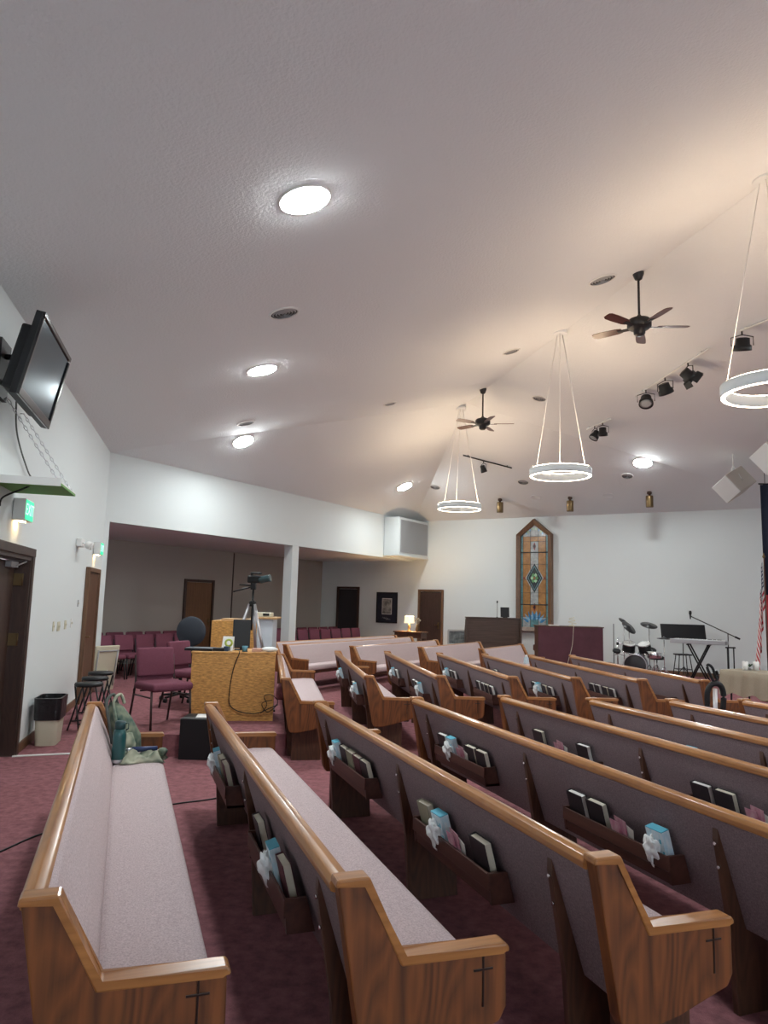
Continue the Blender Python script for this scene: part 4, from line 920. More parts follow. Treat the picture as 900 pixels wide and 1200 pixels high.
# ------------------------------------------------------------------ things on the first pew
t1 = P['P1']; PM = Matrix.Translation(t1.location) @ Matrix.Rotation(t1.rotation_euler[2], 4, 'Z')
def on_pew(x, y, z=.503): return PM @ V((x, y, z))
bq = atz(138, 893, .503); 
t = thing('water_bottle', 'teal insulated water bottle standing on the first pew seat', 'bottle', (bq.x, bq.y, .503)); BS = Matrix.Diagonal((1.22, 1.22, 1.12, 1))
bm = nb(); lathe(bm, [(.034, 0), (.038, .006), (.038, .17), (.034, .195), (.026, .208)], BS, seg=24); obj('bottle_body', bm, M_teal, t)
bm = nb(); lathe(bm, [(.0385, .0), (.0392, .002), (.0392, .018), (.0385, .02)], BS, seg=24, cap0=False, cap1=False); obj('base_band', bm, M_alu, t)
bm = nb(); lathe(bm, [(.028, .207), (.031, .212), (.031, .25), (.022, .258)], BS, seg=24); tube(bm, [(.036, 0, .27), (.06, 0, .275), (.06, 0, .235), (.042, 0, .225)], .005); obj('lid', bm, mat('dark_teal', (.01, .05, .055), .4), t)
def blob(bm, pts, mats_i=0, seg=12, noise=.006, seed=1):
    rnd = random.Random(seed)
    rings = []
    for c, rx_, ry_, *_ in pts:
        rings.append([bm.verts.new(V(c)+V(((rx_)*cos(a_)*(1+.12*sin(3*a_+seed))+rnd.uniform(-noise, noise), ry_*sin(a_)*(1+.1*cos(4*a_))+rnd.uniform(-noise, noise), rnd.uniform(-noise, noise)))) for a_ in [2*pi*k/seg for k in range(seg)]])
    for A_, B_ in zip(rings, rings[1:]):
        for k in range(seg):
            f = bm.faces.new((A_[k], A_[(k+1) % seg], B_[(k+1) % seg], B_[k])); f.smooth = True; f.material_index = mats_i
    bm.faces.new(rings[0][::-1]); bm.faces.new(rings[-1])
bp = atz(148, 884, .503)
t = thing('backpack', 'green camouflage backpack leaning upright on the first pew', 'backpack', (bp.x-.01, bp.y-.0, .500), radians(15))
bm = nb(); blob(bm, [((0, 0, .0), .085, .10), ((0, 0, .04), .10, .12), ((-.005, 0, .15), .095, .11), ((-.05, 0, .26), .085, .085), ((-.09, 0, .35), .06, .055), ((-.11, 0, .39), .025, .02)], seg=16, noise=.008); obj('bag_body', bm, M_camo, t, smooth=True)
bm = nb(); blob(bm, [((.01, -.105, .03), .06, .03), ((.005, -.115, .10), .066, .035), ((-.01, -.10, .18), .055, .022)], seg=12, noise=.004); obj('front_pocket', bm, M_camo2, t, smooth=True)
for k in range(2):
    bm = nb(); x = -.06+.05*k; tube(bm, smoothpts([(x-.03, -.08, .10), (x-.06, -.10, .25), (x-.09, -.08, .40), (x-.05, -.03, .45), (x-.02, .0, .38)], 6), .012, 6); obj('strap', bm, M_strap if k == 0 else M_camo2, t)
jp = on_pew(-1.45, .43)
t = thing('folded_jacket', 'camouflage jacket crumpled on the first pew seat beside the backpack', 'jacket', (jp.x, jp.y, .501), t1.rotation_euler[2])
bm = nb(); rnd = random.Random(5); n1, n2 = 18, 14; g = []
for i in range(n1):
    rw = []
    for j in range(n2):
        u, v_ = i/(n1-1), j/(n2-1); ed = min(u, 1-u, v_, 1-v_)*6; hgt_ = min(1, ed)*(.042+.022*sin(u*11+v_*6)+.018*sin(v_*17-u*7)+.008*rnd.random())
        rw.append(bm.verts.new(((u-.5)*.22*(1+.1*sin(v_*7)), (v_-.55)*.34*(1+.12*sin(u*6)), hgt_+.002)))
    g.append(rw)
for i in range(n1-1):
    for j in range(n2-1): f = bm.faces.new((g[i][j], g[i+1][j], g[i+1][j+1], g[i][j+1])); f.smooth = True; f.material_index = 0
ed_ = [g[i][0] for i in range(n1)]+[g[n1-1][j] for j in range(1, n2)]+[g[i][n2-1] for i in range(n1-2, -1, -1)]+[g[0][j] for j in range(n2-2, 0, -1)]
bm.faces.new(ed_); obj('jacket_cloth', bm, M_camo2, t)
bm = nb(); blob(bm, [((-.02, .13, .03), .05, .02), ((-.02, .13, .06), .055, .03), ((-.02, .13, .075), .03, .02)], seg=12, noise=.005); obj('jacket_sleeve', bm, M_camo, t, smooth=True)
um = on_pew(-1.47, .44)
t = thing('folding_umbrella', 'short blue folded umbrella lying on the jacket', 'umbrella', (um.x, um.y, .578), t1.rotation_euler[2]+radians(95))
bm = nb(); cyl(bm, (-.10, 0, 0), (.08, 0, 0), .02, .016, seg=14); obj('canopy', bm, mat('navy_nylon', (.03, .05, .14), .5), t); bm = nb(); cyl(bm, (-.14, 0, 0), (-.10, 0, 0), .012, .014, seg=12); obj('handle', bm, M_alu, t)
# ------------------------------------------------------------------ organ, pianos
def organ():
    q0, q1 = aty(548, 724, 19.3), aty(618, 724, 19.3); w = q1.x-q0.x; h = q0.z
    t = thing('organ', 'dark brown wooden organ console before the stained glass', 'organ', ((q0.x+q1.x)/2, 19.6, 0), radians(-2))
    br = wood('organ_wood', (.10, .062, .045), (.05, .03, .022), 0, .5, rings=False)
    bm = nb(); box(bm, (-.08, 0, h*.5), (w-.16, .12, h), bev=.006)
    for z in (h*.30, h*.62): box(bm, (-.08, -.066, z), (w-.3, .014, h*.26), bev=.004)
    box(bm, (-.08, 0, h+.012), (w-.1, .2, .025), bev=.004); obj('back_panel', bm, br, t)
    bm = nb(); prism(bm, [(-.12, 0), (-.12, h), (.25, h-.02), (.55, h*.72), (.55, h*.55), (.62, h*.5), (.62, 0)], w/2-.16, w/2-.11, bev=.003); prism(bm, [(-.12, 0), (-.12, h), (.25, h-.02), (.55, h*.72), (.55, h*.55), (.62, h*.5), (.62, 0)], -w/2, -w/2+.05, bev=.003); obj('side_panel', bm, br, t)
    bm = nb(); box(bm, (-.08, .32, h*.55), (w-.25, .5, .12)); obj('keyboard_deck', bm, br, t)
    return t, q0, q1, h
to_, q0, q1, ho = organ()
bm = nb(); cx = aty(592, 715, 19.55); t = thing('music_screen', 'small dark tilted screen on top of the organ', 'screen', (cx.x, 19.58, ho+.024)); bm = nb(); vs = box(bm, (0, 0, .15), (.24, .02, .27), bev=.004); xf(bm, vs, Matrix.Rotation(radians(-8), 4, 'X')); obj('panel', bm, M_black, t); bm = nb(); box(bm, (0, 0, .008), (.12, .12, .014)); obj('base', bm, M_black, t)
cx = aty(583, 715, 19.55); t = thing('gooseneck_microphone', 'thin gooseneck microphone standing on the organ', 'microphone', (cx.x, 19.6, ho+.024)); bm = nb(); cyl(bm, (0, 0, 0), (0, 0, .40), .006); lathe(bm, [(.03, 0), (.03, .01), (.01, .015)], seg=12); obj('neck', bm, M_blkmetal, t); bm = nb(); lathe(bm, [(.012, .39), (.02, .41), (.02, .44), (.008, .46)], seg=12); obj('capsule', bm, M_black, t)
# framed picture and equipment case left of the organ
q = aty(537, 737, 20.3); t = thing('standing_picture', 'silver framed landscape picture leaning left of the organ', 'picture', (q.x, 20.5, .52), radians(-6))
bm = nb(); 
for x, z, sx, sz in ((0, .02, .56, .05), (0, .42, .56, .05), (-.26, .22, .05, .36), (.26, .22, .05, .36)): box(bm, (x, 0, z), (sx, .03, sz), bev=.005)
obj('frame', bm, mat('silver_frame', (.42, .43, .42), .4), t); bm = nb(); box(bm, (0, .005, .22), (.48, .01, .36)); obj('picture_sheet', bm, mat('grey_picture', (.25, .28, .28), .5, var2=(.04, .05, .05), vscale=(8, 8, 8)), t)
q = aty(536, 752, 20.0); t = thing('equipment_case', 'black equipment case with silver handles under the leaning picture', 'case', (q.x, 20.5, 0)); bm = nb(); box(bm, (0, 0, .26), (.62, .4, .515), bev=.01); obj('case_body', bm, mat('navy_case', (.012, .016, .03), .5), t)
for s in (-1, 1): bm = nb(); tube(bm, smoothpts([(s*.2, -.205, .33), (s*.22, -.24, .38), (s*.2, -.24, .43), (s*.17, -.205, .45)], 5), .008); obj('handle', bm, M_chrome, t)
# piano with maroon back
q0, q1 = aty(632, 733, 16.9), aty(707, 735, 16.9); w = q1.x-q0.x; hpn = q0.z
t = thing('upright_piano', 'upright piano seen from behind covered by a plain maroon panel', 'piano', ((q0.x+q1.x)/2, 17.2, 0), radians(-3))
bm = nb(); box(bm, (0, -.28, hpn/2), (w, .03, hpn-.02), bev=.004); obj('back_cloth', bm, M_panelbur, t)
bm = nb(); box(bm, (0, .0, hpn/2), (w, .52, hpn-.04), bev=.006); box(bm, (0, 0, hpn-.012), (w+.05, .6, .025), bev=.004); obj('case', bm, M_dark, t)
bm = nb(); box(bm, (0, .36, .68), (w, .24, .14), bev=.01); obj('keybed', bm, M_dark, t)
q = aty(671, 727, 17.1); t = thing('desk_lamp', 'cream coiled lamp on top of the maroon piano', 'lamp', (q.x, 17.15, hpn+.001)); bm = nb(); tube(bm, [(.10*cos(a_)*(1-.02*k), .05*sin(a_), .06+.006*k) for k, a_ in [(k, k*.5) for k in range(26)]], .010, 6); cyl(bm, (0, 0, 0), (0, 0, .08), .012); obj('arm', bm, M_cream, t); bm = nb(); lathe(bm, [(.07, 0), (.07, .02), (.02, .03)], seg=16); obj('base', bm, M_cream, t)
q = aty(650, 731, 17.0); bm = nb(); box(bm, (q.x, 17.1, hpn+.012), (.22, .16, .02), .1); tag(obj('sheet_music', bm, M_wpage), 'flat sheet music lying on the left of the maroon piano', 'sheet music')
cord([V((q.x+.42, 16.86, hpn+.012)), V((q.x+.40, 16.83, hpn-.05)), V((q.x+.36, 16.80, .8)), V((q.x+.25, 16.78, .4)), V((q.x+.18, 16.76, .02))], .006, M_cream, 'thin cream cable hanging down the maroon panel')
# ------------------------------------------------------------------ drum kit & keyboard by the back wall
ST = 0
def lathe_obj(name, prof, mats, parent, m_=None, seg=28, smooth=False): bm = nb(); lathe(bm, prof, m_, seg); return obj(name, bm, mats, parent)
q = aty(745, 777, 18.2); q.z = 0
t = thing('bass_drum', 'black bass drum with two mounted toms by the back wall', 'drum', (q.x, 18.2, ST), radians(-25))
RX = Matrix.Rotation(pi/2, 4, 'X')
lathe_obj('shell', [(.26, -.2), (.27, -.19), (.27, .19), (.26, .2)], M_black, t, Matrix.Translation((0, 0, .28)) @ RX)
for s in (-1, 1): lathe_obj('hoop', [(.262, s*.17), (.29, s*.17), (.29, s*.215), (.262, s*.215), (.262, s*.17)], M_alu, t, Matrix.Translation((0, 0, .28)) @ RX)
lathe_obj('front_head', [(.255, .201), (.25, .204), (.01, .204)], mat('drum_head_dark', (.03, .03, .035), .4), t, Matrix.Translation((0, 0, .28)) @ RX)
for s in (-1, 1):
    mm = Matrix.Translation((s*.19+.03, .0, .72)) @ Matrix.Rotation(radians(22), 4, 'X') @ Matrix.Rotation(radians(-s*8), 4, 'Y')
    tm_ = lathe_obj('tom', [(.15, -.11), (.155, -.10), (.155, .10), (.15, .11)], M_black, t, mm)
    for z in (-.1, .1): lathe_obj('rim', [(.156, z-.012), (.165, z-.012), (.165, z+.012), (.156, z+.012), (.156, z-.012)], M_chrome, tm_, mm)
    lathe_obj('head', [(.149, .111), (.148, .113), (.01, .113)], M_white, tm_, mm)
    bm = nb(); cyl(bm, (s*.05, 0, .54), (s*.12, 0, .68), .012); obj('tom_mount', bm, M_chrome, t)
bm = nb()
for s in (-1, 1): cyl(bm, (s*.2, -.1, .2), (s*.33, -.2, 0), .01)
obj('spur', bm, M_chrome, t)
q = aty(765, 775, 17.9); t = thing('snare_drum', 'silver snare drum on its stand right of the bass drum', 'drum', (q.x, 17.8, ST)); lathe_obj('shell', [(.17, .50), (.175, .505), (.175, .635), (.17, .64)], M_chrome, t); lathe_obj('head', [(.169, .641), (.168, .643), (.01, .643)], M_white, t)
def tripod_legs(t, m_, r=.25, h=.3, n=3):
    for k in range(n): a_ = 2*pi*k/n+.5; bm = nb(); cyl(bm, (0, 0, h), (r*cos(a_), r*sin(a_), .0), .009, seg=8); obj('leg', bm, m_, t)
bm = nb(); cyl(bm, (0, 0, .15), (0, 0, .49), .012); cyl(bm, (-.15, 0, .49), (.15, 0, .49), .008); obj('stand', bm, M_chrome, t); tripod_legs(t, M_chrome)
def cymbal(x, y, Y, r, tilt, lab, yf=None, rz=0):
    c = aty(x, y, Y); t = thing('cymbal_stand', lab, 'cymbal', (c.x, c.y, ST), rz, 'cymbals of the drum kit'); h = c.z-ST
    mm = Matrix.Translation((0, 0, h)) @ Matrix.Rotation(tilt[0], 4, 'X') @ Matrix.Rotation(tilt[1], 4, 'Y')
    lathe_obj('cymbal', [(r, -.012), (r, -.008), (.05, .012), (.03, .03), (.006, .032)], mat('dark_cymbal', (.02, .02, .022), .35), t, mm, 36)
    bm = nb(); cyl(bm, (0, 0, .1), (0, 0, h-.04), .010, seg=8); cyl(bm, (0, 0, h-.05), (0, 0, h+.05), .006, seg=8); obj('pole', bm, M_chrome, t); tripod_legs(t, M_chrome, .26)
cymbal(731, 728, 18.7, .145, (radians(30), radians(25)), 'small tilted black cymbal at upper left of the drum kit')
cymbal(737, 735, 18.2, .21, (radians(40), radians(28)), 'large tilted black cymbal at left of the drum kit')
cymbal(760.5, 732.5, 18.2, .21, (radians(22), radians(3)), 'flat black cymbal at right of the drum kit')
cymbal(778, 748, 17.7, .17, (radians(4), 0), 'low flat black hi-hat right of the drum kit')
def mic_stand(x, ytop, Y, lab, boom=None, base=ST, lean=None):
    c = aty(x, ytop, Y); h = c.z-base; t = thing('microphone_stand', lab, 'microphone stand', (c.x, c.y, base), 0, 'microphone stands by the back wall')
    bm = nb(); cyl(bm, (0, 0, .03), (0, 0, h), .011, seg=8); obj('pole', bm, M_black, t); tripod_legs(t, M_black, .28, .28)
    if boom:
        a_, b_ = [aty(*bb, Y)-V((c.x, c.y, base)) for bb in boom]
        bm = nb(); cyl(bm, a_, b_, .012, seg=8); cyl(bm, b_-(b_-a_).normalized()*.12, b_, .022, seg=10); obj('boom_arm', bm, M_black, t)
        bm = nb(); lathe(bm, [(.012, -.10), (.02, 0), (.034, .03), (.03, .08), (.01, .1)], Matrix.Translation(a_+V((0, 0, .03))), seg=14); obj('microphone', bm, M_black, t)
    return t
mic_stand(719, 731, 18.6, 'thin microphone stand left of the drum kit')
mic_stand(853, 742, 16.9, 'black boom microphone stand above the keyboard', ((809, 722), (867, 749)))
# chrome rack and floor tom of the drum kit
q = aty(735, 770, 18.0)
t = thing('drum_rack', 'chrome tube rack standing left of the bass drum', 'drum rack', (q.x, 18.35, ST))
bm = nb(); cyl(bm, (-.12, 0, 0), (-.12, 0, .95), .016, seg=8); obj('post', bm, M_chrome, t)
bm = nb(); tube(bm, smoothpts([(-.12, 0, .80), (.15, -.08, .78), (.5, -.1, .74), (.75, 0, .72)], 5), .014, 8); tube(bm, [(-.22, -.1, .52), (-.12, 0, .55), (.02, -.12, .5)], .012); obj('cross_tube', bm, M_chrome, t)
for x, z in ((-.12, .8), (.2, .78), (.5, .74)): bm = nb(); box(bm, (x, -.06 if x > 0 else 0, z), (.05, .06, .07), bev=.01); obj('clamp', bm, M_black, t)
for x, z, l in ((-.2, .62, .09), (.68, .66, .11)):
    bm = nb(); lathe(bm, [(l, -.03), (l+.01, -.02), (l+.01, .02), (l, .03)], Matrix.Translation((x, -.16, z)) @ Matrix.Rotation(radians(25), 4, 'X'), seg=22); obj('drum_pad', bm, M_black, t)
q = aty(757, 778, 17.7); t = thing('floor_tom', 'black floor drum with chrome rims right of the bass drum', 'drum', (q.x+.1, 18.6, ST))
bm = nb(); lathe(bm, [(.19, .22), (.195, .225), (.195, .535), (.19, .54)], seg=28); obj('shell', bm, M_black, t)
for z in (.23, .53): bm = nb(); lathe(bm, [(.192, z-.014), (.205, z-.014), (.205, z+.014), (.192, z+.014), (.192, z-.014)], seg=28, cap0=False, cap1=False); obj('rim', bm, M_chrome, t)
for k in range(3): a_ = k*2.1; bm = nb(); cyl(bm, (.205*cos(a_), .205*sin(a_), 0), (.205*cos(a_), .205*sin(a_), .42), .008, seg=8); obj('leg', bm, M_chrome, t)
# drum throne & stool
q = aty(776, 769, 18.0); t = thing('drum_throne', 'round black drum stool behind the snare drum', 'stool', (q.x, 18.35, ST)); bm = nb(); lathe(bm, [(.15, .42), (.17, .43), (.17, .49), (.15, .51)], seg=24); obj('seat', bm, M_black, t); bm = nb(); cyl(bm, (0, 0, .1), (0, 0, .42), .014); obj('post', bm, M_chrome, t); tripod_legs(t, M_chrome)
q = aty(800, 767, 17.1); t = thing('keyboard_stool', 'tall black four-legged stool left of the keyboard stand', 'stool', (q.x, 17.1, ST)); hs_ = q.z-ST
bm = nb(); box(bm, (0, 0, hs_), (.34, .3, .03), bev=.01); obj('seat', bm, M_black, t)
for sx in (-1, 1):
    for sy in (-1, 1): bm = nb(); cyl(bm, (sx*.12, sy*.1, hs_-.01), (sx*.19, sy*.17, 0), .012, seg=8); obj('leg', bm, M_black, t)
bm = nb(); tube(bm, [(-.16, -.14, .3), (.16, -.14, .3), (.16, .14, .3), (-.16, .14, .3)], .008, 6, True); obj('footrest', bm, M_black, t)
# keyboard on X stand
ka, kb = aty(787, 748, 17.1), aty(852, 754, 16.4); kc = (ka+kb)/2; kl = (kb-ka).length; kr = atan2(kb.y-ka.y, kb.x-ka.x); kz = kc.z-.06
t = thing('keyboard_stand', 'black double X keyboard stand by the back wall', 'keyboard stand', (kc.x, kc.y, ST), kr); hk = kz-ST-.03
for dy in (-.12, .12):
    for s in (-1, 1): bm = nb(); cyl(bm, (s*.22, dy+s*.012, .015), (-s*.22, dy+s*.012, hk), .018, seg=8); obj('x_brace', bm, M_black, t)
bm = nb()
for z in (.015, hk):
    for s in (-1, 1): cyl(bm, (s*.22, -.2, z), (s*.22, .2, z), .016, seg=8)
obj('crossbar', bm, M_black, t)
t = thing('electronic_keyboard', 'silver electronic keyboard resting on the black X stand', 'keyboard', (kc.x, kc.y, kz-.012), kr)
bm = nb(); box(bm, (0, 0, .05), (kl, .34, .095), bev=.012); obj('case', bm, mat('silver_case', (.42, .44, .47), .4), t)
bm = nb(); box(bm, (0, .10, .10), (kl-.12, .13, .012)); obj('white_keys', bm, M_white, t)
bm = nb()
for k in range(35):
    if k % 7 not in (2, 6): box(bm, (-kl/2+.08+k*(kl-.16)/35, .08, .11), (.014, .08, .012))
obj('black_keys', bm, M_black, t)
qa, qb = aty(775, 738, 17.9), aty(826, 742, 17.9)
t = thing('music_stand', 'wide black music desk standing behind the keyboard', 'music stand', ((qa.x+qb.x)/2, 17.9, ST), radians(-4)); hm = (qa.z+qb.z)/2-ST
bm = nb(); vs = box(bm, (0, 0, 0), (qb.x-qa.x, .02, .36), bev=.004); xf(bm, vs, Matrix.Translation((0, 0, hm)) @ Matrix.Rotation(radians(-15), 4, 'X')); obj('desk', bm, M_black, t)
bm = nb(); cyl(bm, (0, .03, .1), (0, .03, hm), .012, seg=8); obj('pole', bm, M_black, t); tripod_legs(t, M_black)
q = aty(856, 759, 16.2); t = thing('guitar_stand', 'short black two-post stand right of the keyboard', 'stand', (q.x, 16.2, ST)); hg = aty(856, 759, 16.2).z-ST
for s in (-1, 1): bm = nb(); cyl(bm, (s*.07, 0, 0), (s*.07, 0, hg), .014, seg=8); obj('post', bm, M_black, t)
bm = nb(); box(bm, (0, 0, hg), (.22, .05, .03), bev=.008); box(bm, (0, 0, .01), (.24, .3, .02)); obj('crossbar', bm, M_black, t)
bm = nb(); box(bm, (aty(713, 773, 18.0).x, 18.1, .17), (.28, .3, .33), bev=.01); t = tag(obj('floor_monitor', bm, M_black), 'small black speaker box on the floor right of the maroon piano', 'speaker')
# ------------------------------------------------------------------ table with cloth, stroller, flags
tx = atz(846, 783, .76); u_t = head(150); v_t = V((u_t.y*-1, u_t.x, 0))
cT = V((tx.x, tx.y, 0))+u_t*.75+head(60)*.3
t = thing('folding_table', 'long folding table under a beige cloth at the right edge', 'table', cT, rz_of(60)); 
bm = nb(); box(bm, (0, 0, .72), (1.5, .6, .03), bev=.005); obj('tabletop', bm, M_white, t)
for sx in (-1, 1):
    for sy in (-1, 1): bm = nb(); cyl(bm, (sx*.65, sy*.24, 0), (sx*.62, sy*.24, .71), .014); obj('leg', bm, M_black, t)
bm = nb()
nP = 90; W_, D_ = 1.54, .64; per = []
def peri(f):
    L_ = 2*(W_+D_); s = f*L_
    if s < W_: return (-W_/2+s, -D_/2, 0, -1)
    s -= W_
    if s < D_: return (W_/2, -D_/2+s, 1, 0)
    s -= D_
    if s < W_: return (W_/2-s, D_/2, 0, 1)
    s -= W_; return (-W_/2, D_/2-s, -1, 0)
rings = []
for zi, (z, o_) in enumerate(((.742, -.005), (.738, .006), (.64, .02), (.50, .035), (.36, .05))):
    rw = []
    for k in range(nP):
        x, y, nx, ny = peri(k/nP); wv = (sin(k*1.35)*.022+sin(k*.6)*.015)*zi/4; rw.append(bm.verts.new((x+nx*(o_+wv), y+ny*(o_+wv), z-(0 if zi < 4 else .03*sin(k*.9)))))
    rings.append(rw)
for A_, B_ in zip(rings, rings[1:]):
    for k in range(nP): f = bm.faces.new((A_[k], A_[(k+1) % nP], B_[(k+1) % nP], B_[k])); f.smooth = True
bm.faces.new(rings[0])
o = obj('tablecloth', bm, mat('beige_linen', (.33, .285, .215), .9, var=.1, vscale=(90, 90, 90)), loc=cT, rotz=rz_of(60)); tag(o, 'beige cloth draped over the long table at the right edge', 'tablecloth')
for k, (dx, dy) in enumerate(((-.50, -.05), (-.42, .12))):
    m_ = Matrix.Translation(cT) @ Matrix.Rotation(rz_of(60), 4, 'Z'); p = m_ @ V((dx, dy, .743))
    t = thing('pillar_candle', ('left' if k == 0 else 'right')+' white pillar candle on the beige tablecloth', 'candle', p, 0, 'candles on the table'); bm = nb(); lathe(bm, [(.045, 0), (.045, .14), (.038, .142), (.01, .135)], seg=20); obj('wax', bm, M_white, t); bm = nb(); cyl(bm, (0, 0, .135), (0, 0, .15), .002, seg=5); obj('wick', bm, M_black, t)
p = m_ @ V((-.50, .07, .743)); t = thing('small_plant', 'tiny dark green plant between the two candles', 'plant', p); bm = nb(); lathe(bm, [(.025, 0), (.03, .05), (.02, .05)], seg=14); obj('pot', bm, M_grey, t); bm = nb()
for k in range(12): a_ = k*2.4; tube(bm, [(0, 0, .05), (.03*cos(a_), .03*sin(a_), .09), (.045*cos(a_), .045*sin(a_), .08+.01*(k % 3))], .006, 4)
obj('leaves', bm, mat('dark_leaf', (.03, .08, .03), .6), t)
# stroller
q = aty(834, 815, 8.1); t = thing('folded_stroller', 'black folded stroller with looped handle before the beige table', 'stroller', (q.x, q.y, 0))
zc_ = lambda x, y: aty(x, y, 8.1)-V((q.x, q.y, 0))
bm = nb(); tube(bm, smoothpts([zc_(839, 795), zc_(835, 783), zc_(830, 779), zc_(829, 783), zc_(833, 792), zc_(838, 800), zc_(841, 792), zc_(839, 786)], 5), .016, 8); obj('handle', bm, M_black, t)
bm = nb(); tube(bm, smoothpts([zc_(829, 830), zc_(829, 812), zc_(833, 803), zc_(840, 801), zc_(846, 806), zc_(848, 818), zc_(847, 832)], 5), .032, 8); obj('hood_frame', bm, M_black, t)
bm = nb(); cyl(bm, zc_(838, 807), V((zc_(838, 830).x, 0, .12)), .024, seg=10); obj('frame_tube', bm, M_alu, t)
bm = nb(); a_, b_ = zc_(829, 828), zc_(847, 830); cyl(bm, a_, V((a_.x-.05, .1, .1)), .014); cyl(bm, b_, V((b_.x+.05, .1, .1)), .014); cyl(bm, V((a_.x-.05, .1, .1)), V((b_.x+.05, .1, .1)), .012); obj('lower_frame', bm, M_black, t)
for x in (a_.x-.06, b_.x+.06):
    bm = nb(); lathe(bm, [(.07, -.02), (.1, -.015), (.1, .015), (.07, .02), (.07, -.02)], Matrix.Translation((x, .1, .1)) @ Matrix.Rotation(pi/2, 4, 'Y'), seg=20, cap0=False, cap1=False); cyl(bm, (x-.01, .1, .1), (x+.01, .1, .1), .072); obj('wheel', bm, M_black, t)
# flags
def striped(name):
    m = bpy.data.materials.new(name); m.use_nodes = True; nt = m.node_tree; N = nt.nodes; L = nt.links; b = N['Principled BSDF']; b.inputs['Roughness'].default_value = .7
    uv = N.new('ShaderNodeUVMap'); sp = N.new('ShaderNodeSeparateXYZ'); L.new(uv.outputs[0], sp.inputs[0])
    mu = N.new('ShaderNodeMath'); mu.operation = 'MULTIPLY'; mu.inputs[1].default_value = 6.5; L.new(sp.outputs[1], mu.inputs[0])
    fr = N.new('ShaderNodeMath'); fr.operation = 'FRACT'; L.new(mu.outputs[0], fr.inputs[0]); gt = N.new('ShaderNodeMath'); gt.operation = 'GREATER_THAN'; gt.inputs[1].default_value = .5; L.new(fr.outputs[0], gt.inputs[0])
    mx = N.new('ShaderNodeMix'); mx.data_type = 'RGBA'; mx.inputs[6].default_value = (.45, .02, .035, 1); mx.inputs[7].default_value = (.7, .68, .65, 1); L.new(gt.outputs[0], mx.inputs[0])
    # canton with stars
    sc = N.new('ShaderNodeVectorMath'); sc.operation = 'MULTIPLY'; sc.inputs[1].default_value = (17, 12, 1); L.new(uv.outputs[0], sc.inputs[0])
    fr2 = N.new('ShaderNodeVectorMath'); fr2.operation = 'FRACTION'; L.new(sc.outputs[0], fr2.inputs[0]); ds = N.new('ShaderNodeVectorMath'); ds.operation = 'DISTANCE'; ds.inputs[1].default_value = (.5, .5, 0); L.new(fr2.outputs[0], ds.inputs[0])
    lt = N.new('ShaderNodeMath'); lt.operation = 'LESS_THAN'; lt.inputs[1].default_value = .28; L.new(ds.outputs['Value'], lt.inputs[0])
    m2 = N.new('ShaderNodeMix'); m2.data_type = 'RGBA'; m2.inputs[6].default_value = (.012, .02, .07, 1); m2.inputs[7].default_value = (.7, .7, .7, 1); L.new(lt.outputs[0], m2.inputs[0])
    a = N.new('ShaderNodeMath'); a.operation = 'LESS_THAN'; a.inputs[1].default_value = .4; L.new(sp.outputs[0], a.inputs[0])
    c = N.new('ShaderNodeMath'); c.operation = 'GREATER_THAN'; c.inputs[1].default_value = .46; L.new(sp.outputs[1], c.inputs[0])
    an = N.new('ShaderNodeMath'); an.operation = 'MULTIPLY'; L.new(a.outputs[0], an.inputs[0]); L.new(c.outputs[0], an.inputs[1])
    m3 = N.new('ShaderNodeMix'); m3.data_type = 'RGBA'; L.new(an.outputs[0], m3.inputs[0]); L.new(mx.outputs[2], m3.inputs[6]); L.new(m2.outputs[2], m3.inputs[7]); L.new(m3.outputs[2], b.inputs['Base Color'])
    return m
def draped_flag(t, zt, m_, L_=1.5, hgt_=.9, sgn=-1, ph=0):
    """cloth hanging limp from the pole: the hoist runs down the pole, the fly falls in folds"""
    bm = nb(); uvl = bm.loops.layers.uv.new('UVMap'); nu, nv = 60, 16; g = []
    for i in range(nu):
        u = i/(nu-1); rw = []
        for j in range(nv):
            v_ = j/(nv-1)       # v=1 top at hoist
            # fold: fly points sink below the hoist, staying close to the pole
            fall = u*1.45; z = zt-(1-v_)*hgt_-fall*(.85+.15*v_)
            x = sgn*(.012+.10*abs(sin(u*9+ph))*(.35+.65*u)+.09*(1-v_)*u+.05*u); y = .085*sin(u*18+ph+v_)*(.3+.7*u)+.02*v_
            rw.append(bm.verts.new((x, y, z)))
        g.append(rw)
    for i in range(nu-1):
        for j in range(nv-1):
            f = bm.faces.new((g[i][j], g[i+1][j], g[i+1][j+1], g[i][j+1])); f.smooth = True
            for lp_, (ii, jj) in zip(f.loops, ((i, j), (i+1, j), (i+1, j+1), (i, j+1))): lp_[uvl].uv = (ii/(nu-1), jj/(nv-1))
    return obj('flag_cloth', bm, m_, t)
fy = 13.9
q = aty(901, 800, fy); zt_ = aty(893, 658, fy).z
t = thing('stars_and_stripes_flag', 'United States flag hanging limp on a gold-tipped pole at the right edge', 'flag', (q.x, fy, 0))
bm = nb(); cyl(bm, (0, 0, .05), (0, 0, zt_+.06), .014); obj('pole', bm, M_dark, t); bm = nb(); lathe(bm, [(.005, zt_+.05), (.03, zt_+.09), (.005, zt_+.17)], seg=12); obj('finial', bm, M_brass, t); bm = nb(); lathe(bm, [(.16, 0), (.16, .03), (.03, .09)], seg=20); obj('base', bm, M_brass, t)
draped_flag(t, zt_, striped('flag_print'))
zb_ = aty(894, 568, 14.3).z; q = aty(893.5, 640, 14.3)
t = thing('tall_banner', 'tall navy and red hanging banner behind the flag at the right edge', 'banner', (q.x, 14.3, 0))
bm = nb(); n_ = 40
zr = aty(893, 697, 14.3).z
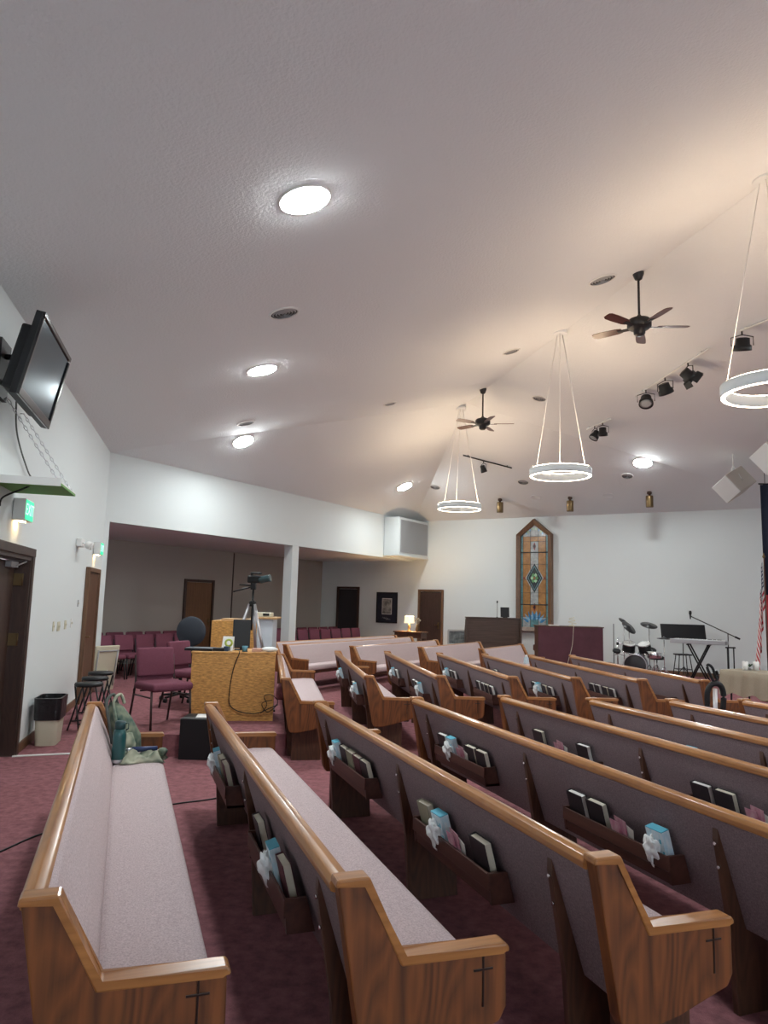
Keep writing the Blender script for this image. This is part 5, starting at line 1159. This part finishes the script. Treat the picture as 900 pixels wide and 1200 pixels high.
for zz0, zz1, mi in ((zr, zb_, 0), (.9, zr, 1)):
    A_ = [bm.verts.new((.9*k/n_, .04*sin(k*.9), zz0)) for k in range(n_+1)]; B_ = [bm.verts.new((.9*k/n_, .04*sin(k*.9), zz1)) for k in range(n_+1)]
    for k in range(n_): f = bm.faces.new((A_[k], A_[k+1], B_[k+1], B_[k])); f.smooth = True; f.material_index = mi
o = obj('banner_cloth', bm, [mat('navy_cloth', (.008, .014, .035), .8), mat('red_cloth', (.36, .02, .03), .8)], t); md = o.modifiers.new('thick', 'SOLIDIFY'); md.thickness = .006
bm = nb(); cyl(bm, (-.03, 0, zb_+.015), (.95, 0, zb_+.015), .015); cp = ceil_above(V((q.x+.45, 14.3, 0)))
cyl(bm, (.1, 0, zb_), (.1, 0, ceil_above(V((q.x+.1, 14.3, 0))).z+.02), .006); cyl(bm, (.8, 0, zb_), (.8, 0, ceil_above(V((q.x+.8, 14.3, 0))).z+.02), .006); obj('hanging_rod', bm, M_black, t)
# ------------------------------------------------------------------ unseen ceiling lights added out of frame to brighten the room
def fill_light(q, lab):
    cp = ceil_above(V(q)); bestn = None
    for p_, n_ in (PL, PH, PB, PR):
        z = p_.z-((cp.x-p_.x)*n_.x+(cp.y-p_.y)*n_.y)/n_.z
        if abs(z-cp.z) < 1e-4: bestn = n_ if n_.z < 0 else -n_
    put_light(cp, bestn, lab)
for q, l in (((7.3, 9.5, 0), 'round LED light on the right ceiling slope, middle'), ((8.2, 5.5, 0), 'round LED light on the right ceiling slope, near')):
    fill_light(q, l)
# ------------------------------------------------------------------ world, camera
w = bpy.data.worlds.new('world'); bpy.context.scene.world = w; w.use_nodes = True
w.node_tree.nodes['Background'].inputs[0].default_value = (.78, .90, 1, 1); w.node_tree.nodes['Background'].inputs[1].default_value = 2.4
cam = bpy.data.cameras.new('camera'); co = bpy.data.objects.new('camera', cam); C.objects.link(co)
cam.sensor_fit = 'VERTICAL'; cam.sensor_height = 36; cam.lens = FL/1200*36; cam.clip_start = .05; cam.clip_end = 200
m = Matrix((cR, cU, -cF)).transposed().to_4x4(); m.translation = EYE; co.matrix_world = m
sc = bpy.context.scene; sc.camera = co
sc.view_settings.view_transform = 'Standard'; sc.view_settings.look = 'None'; sc.view_settings.exposure = 1.58; sc.view_settings.gamma = 1; sc.view_settings.use_curve_mapping = False
sc.cycles.max_bounces = 8; sc.cycles.diffuse_bounces = 3; sc.cycles.use_denoising = True
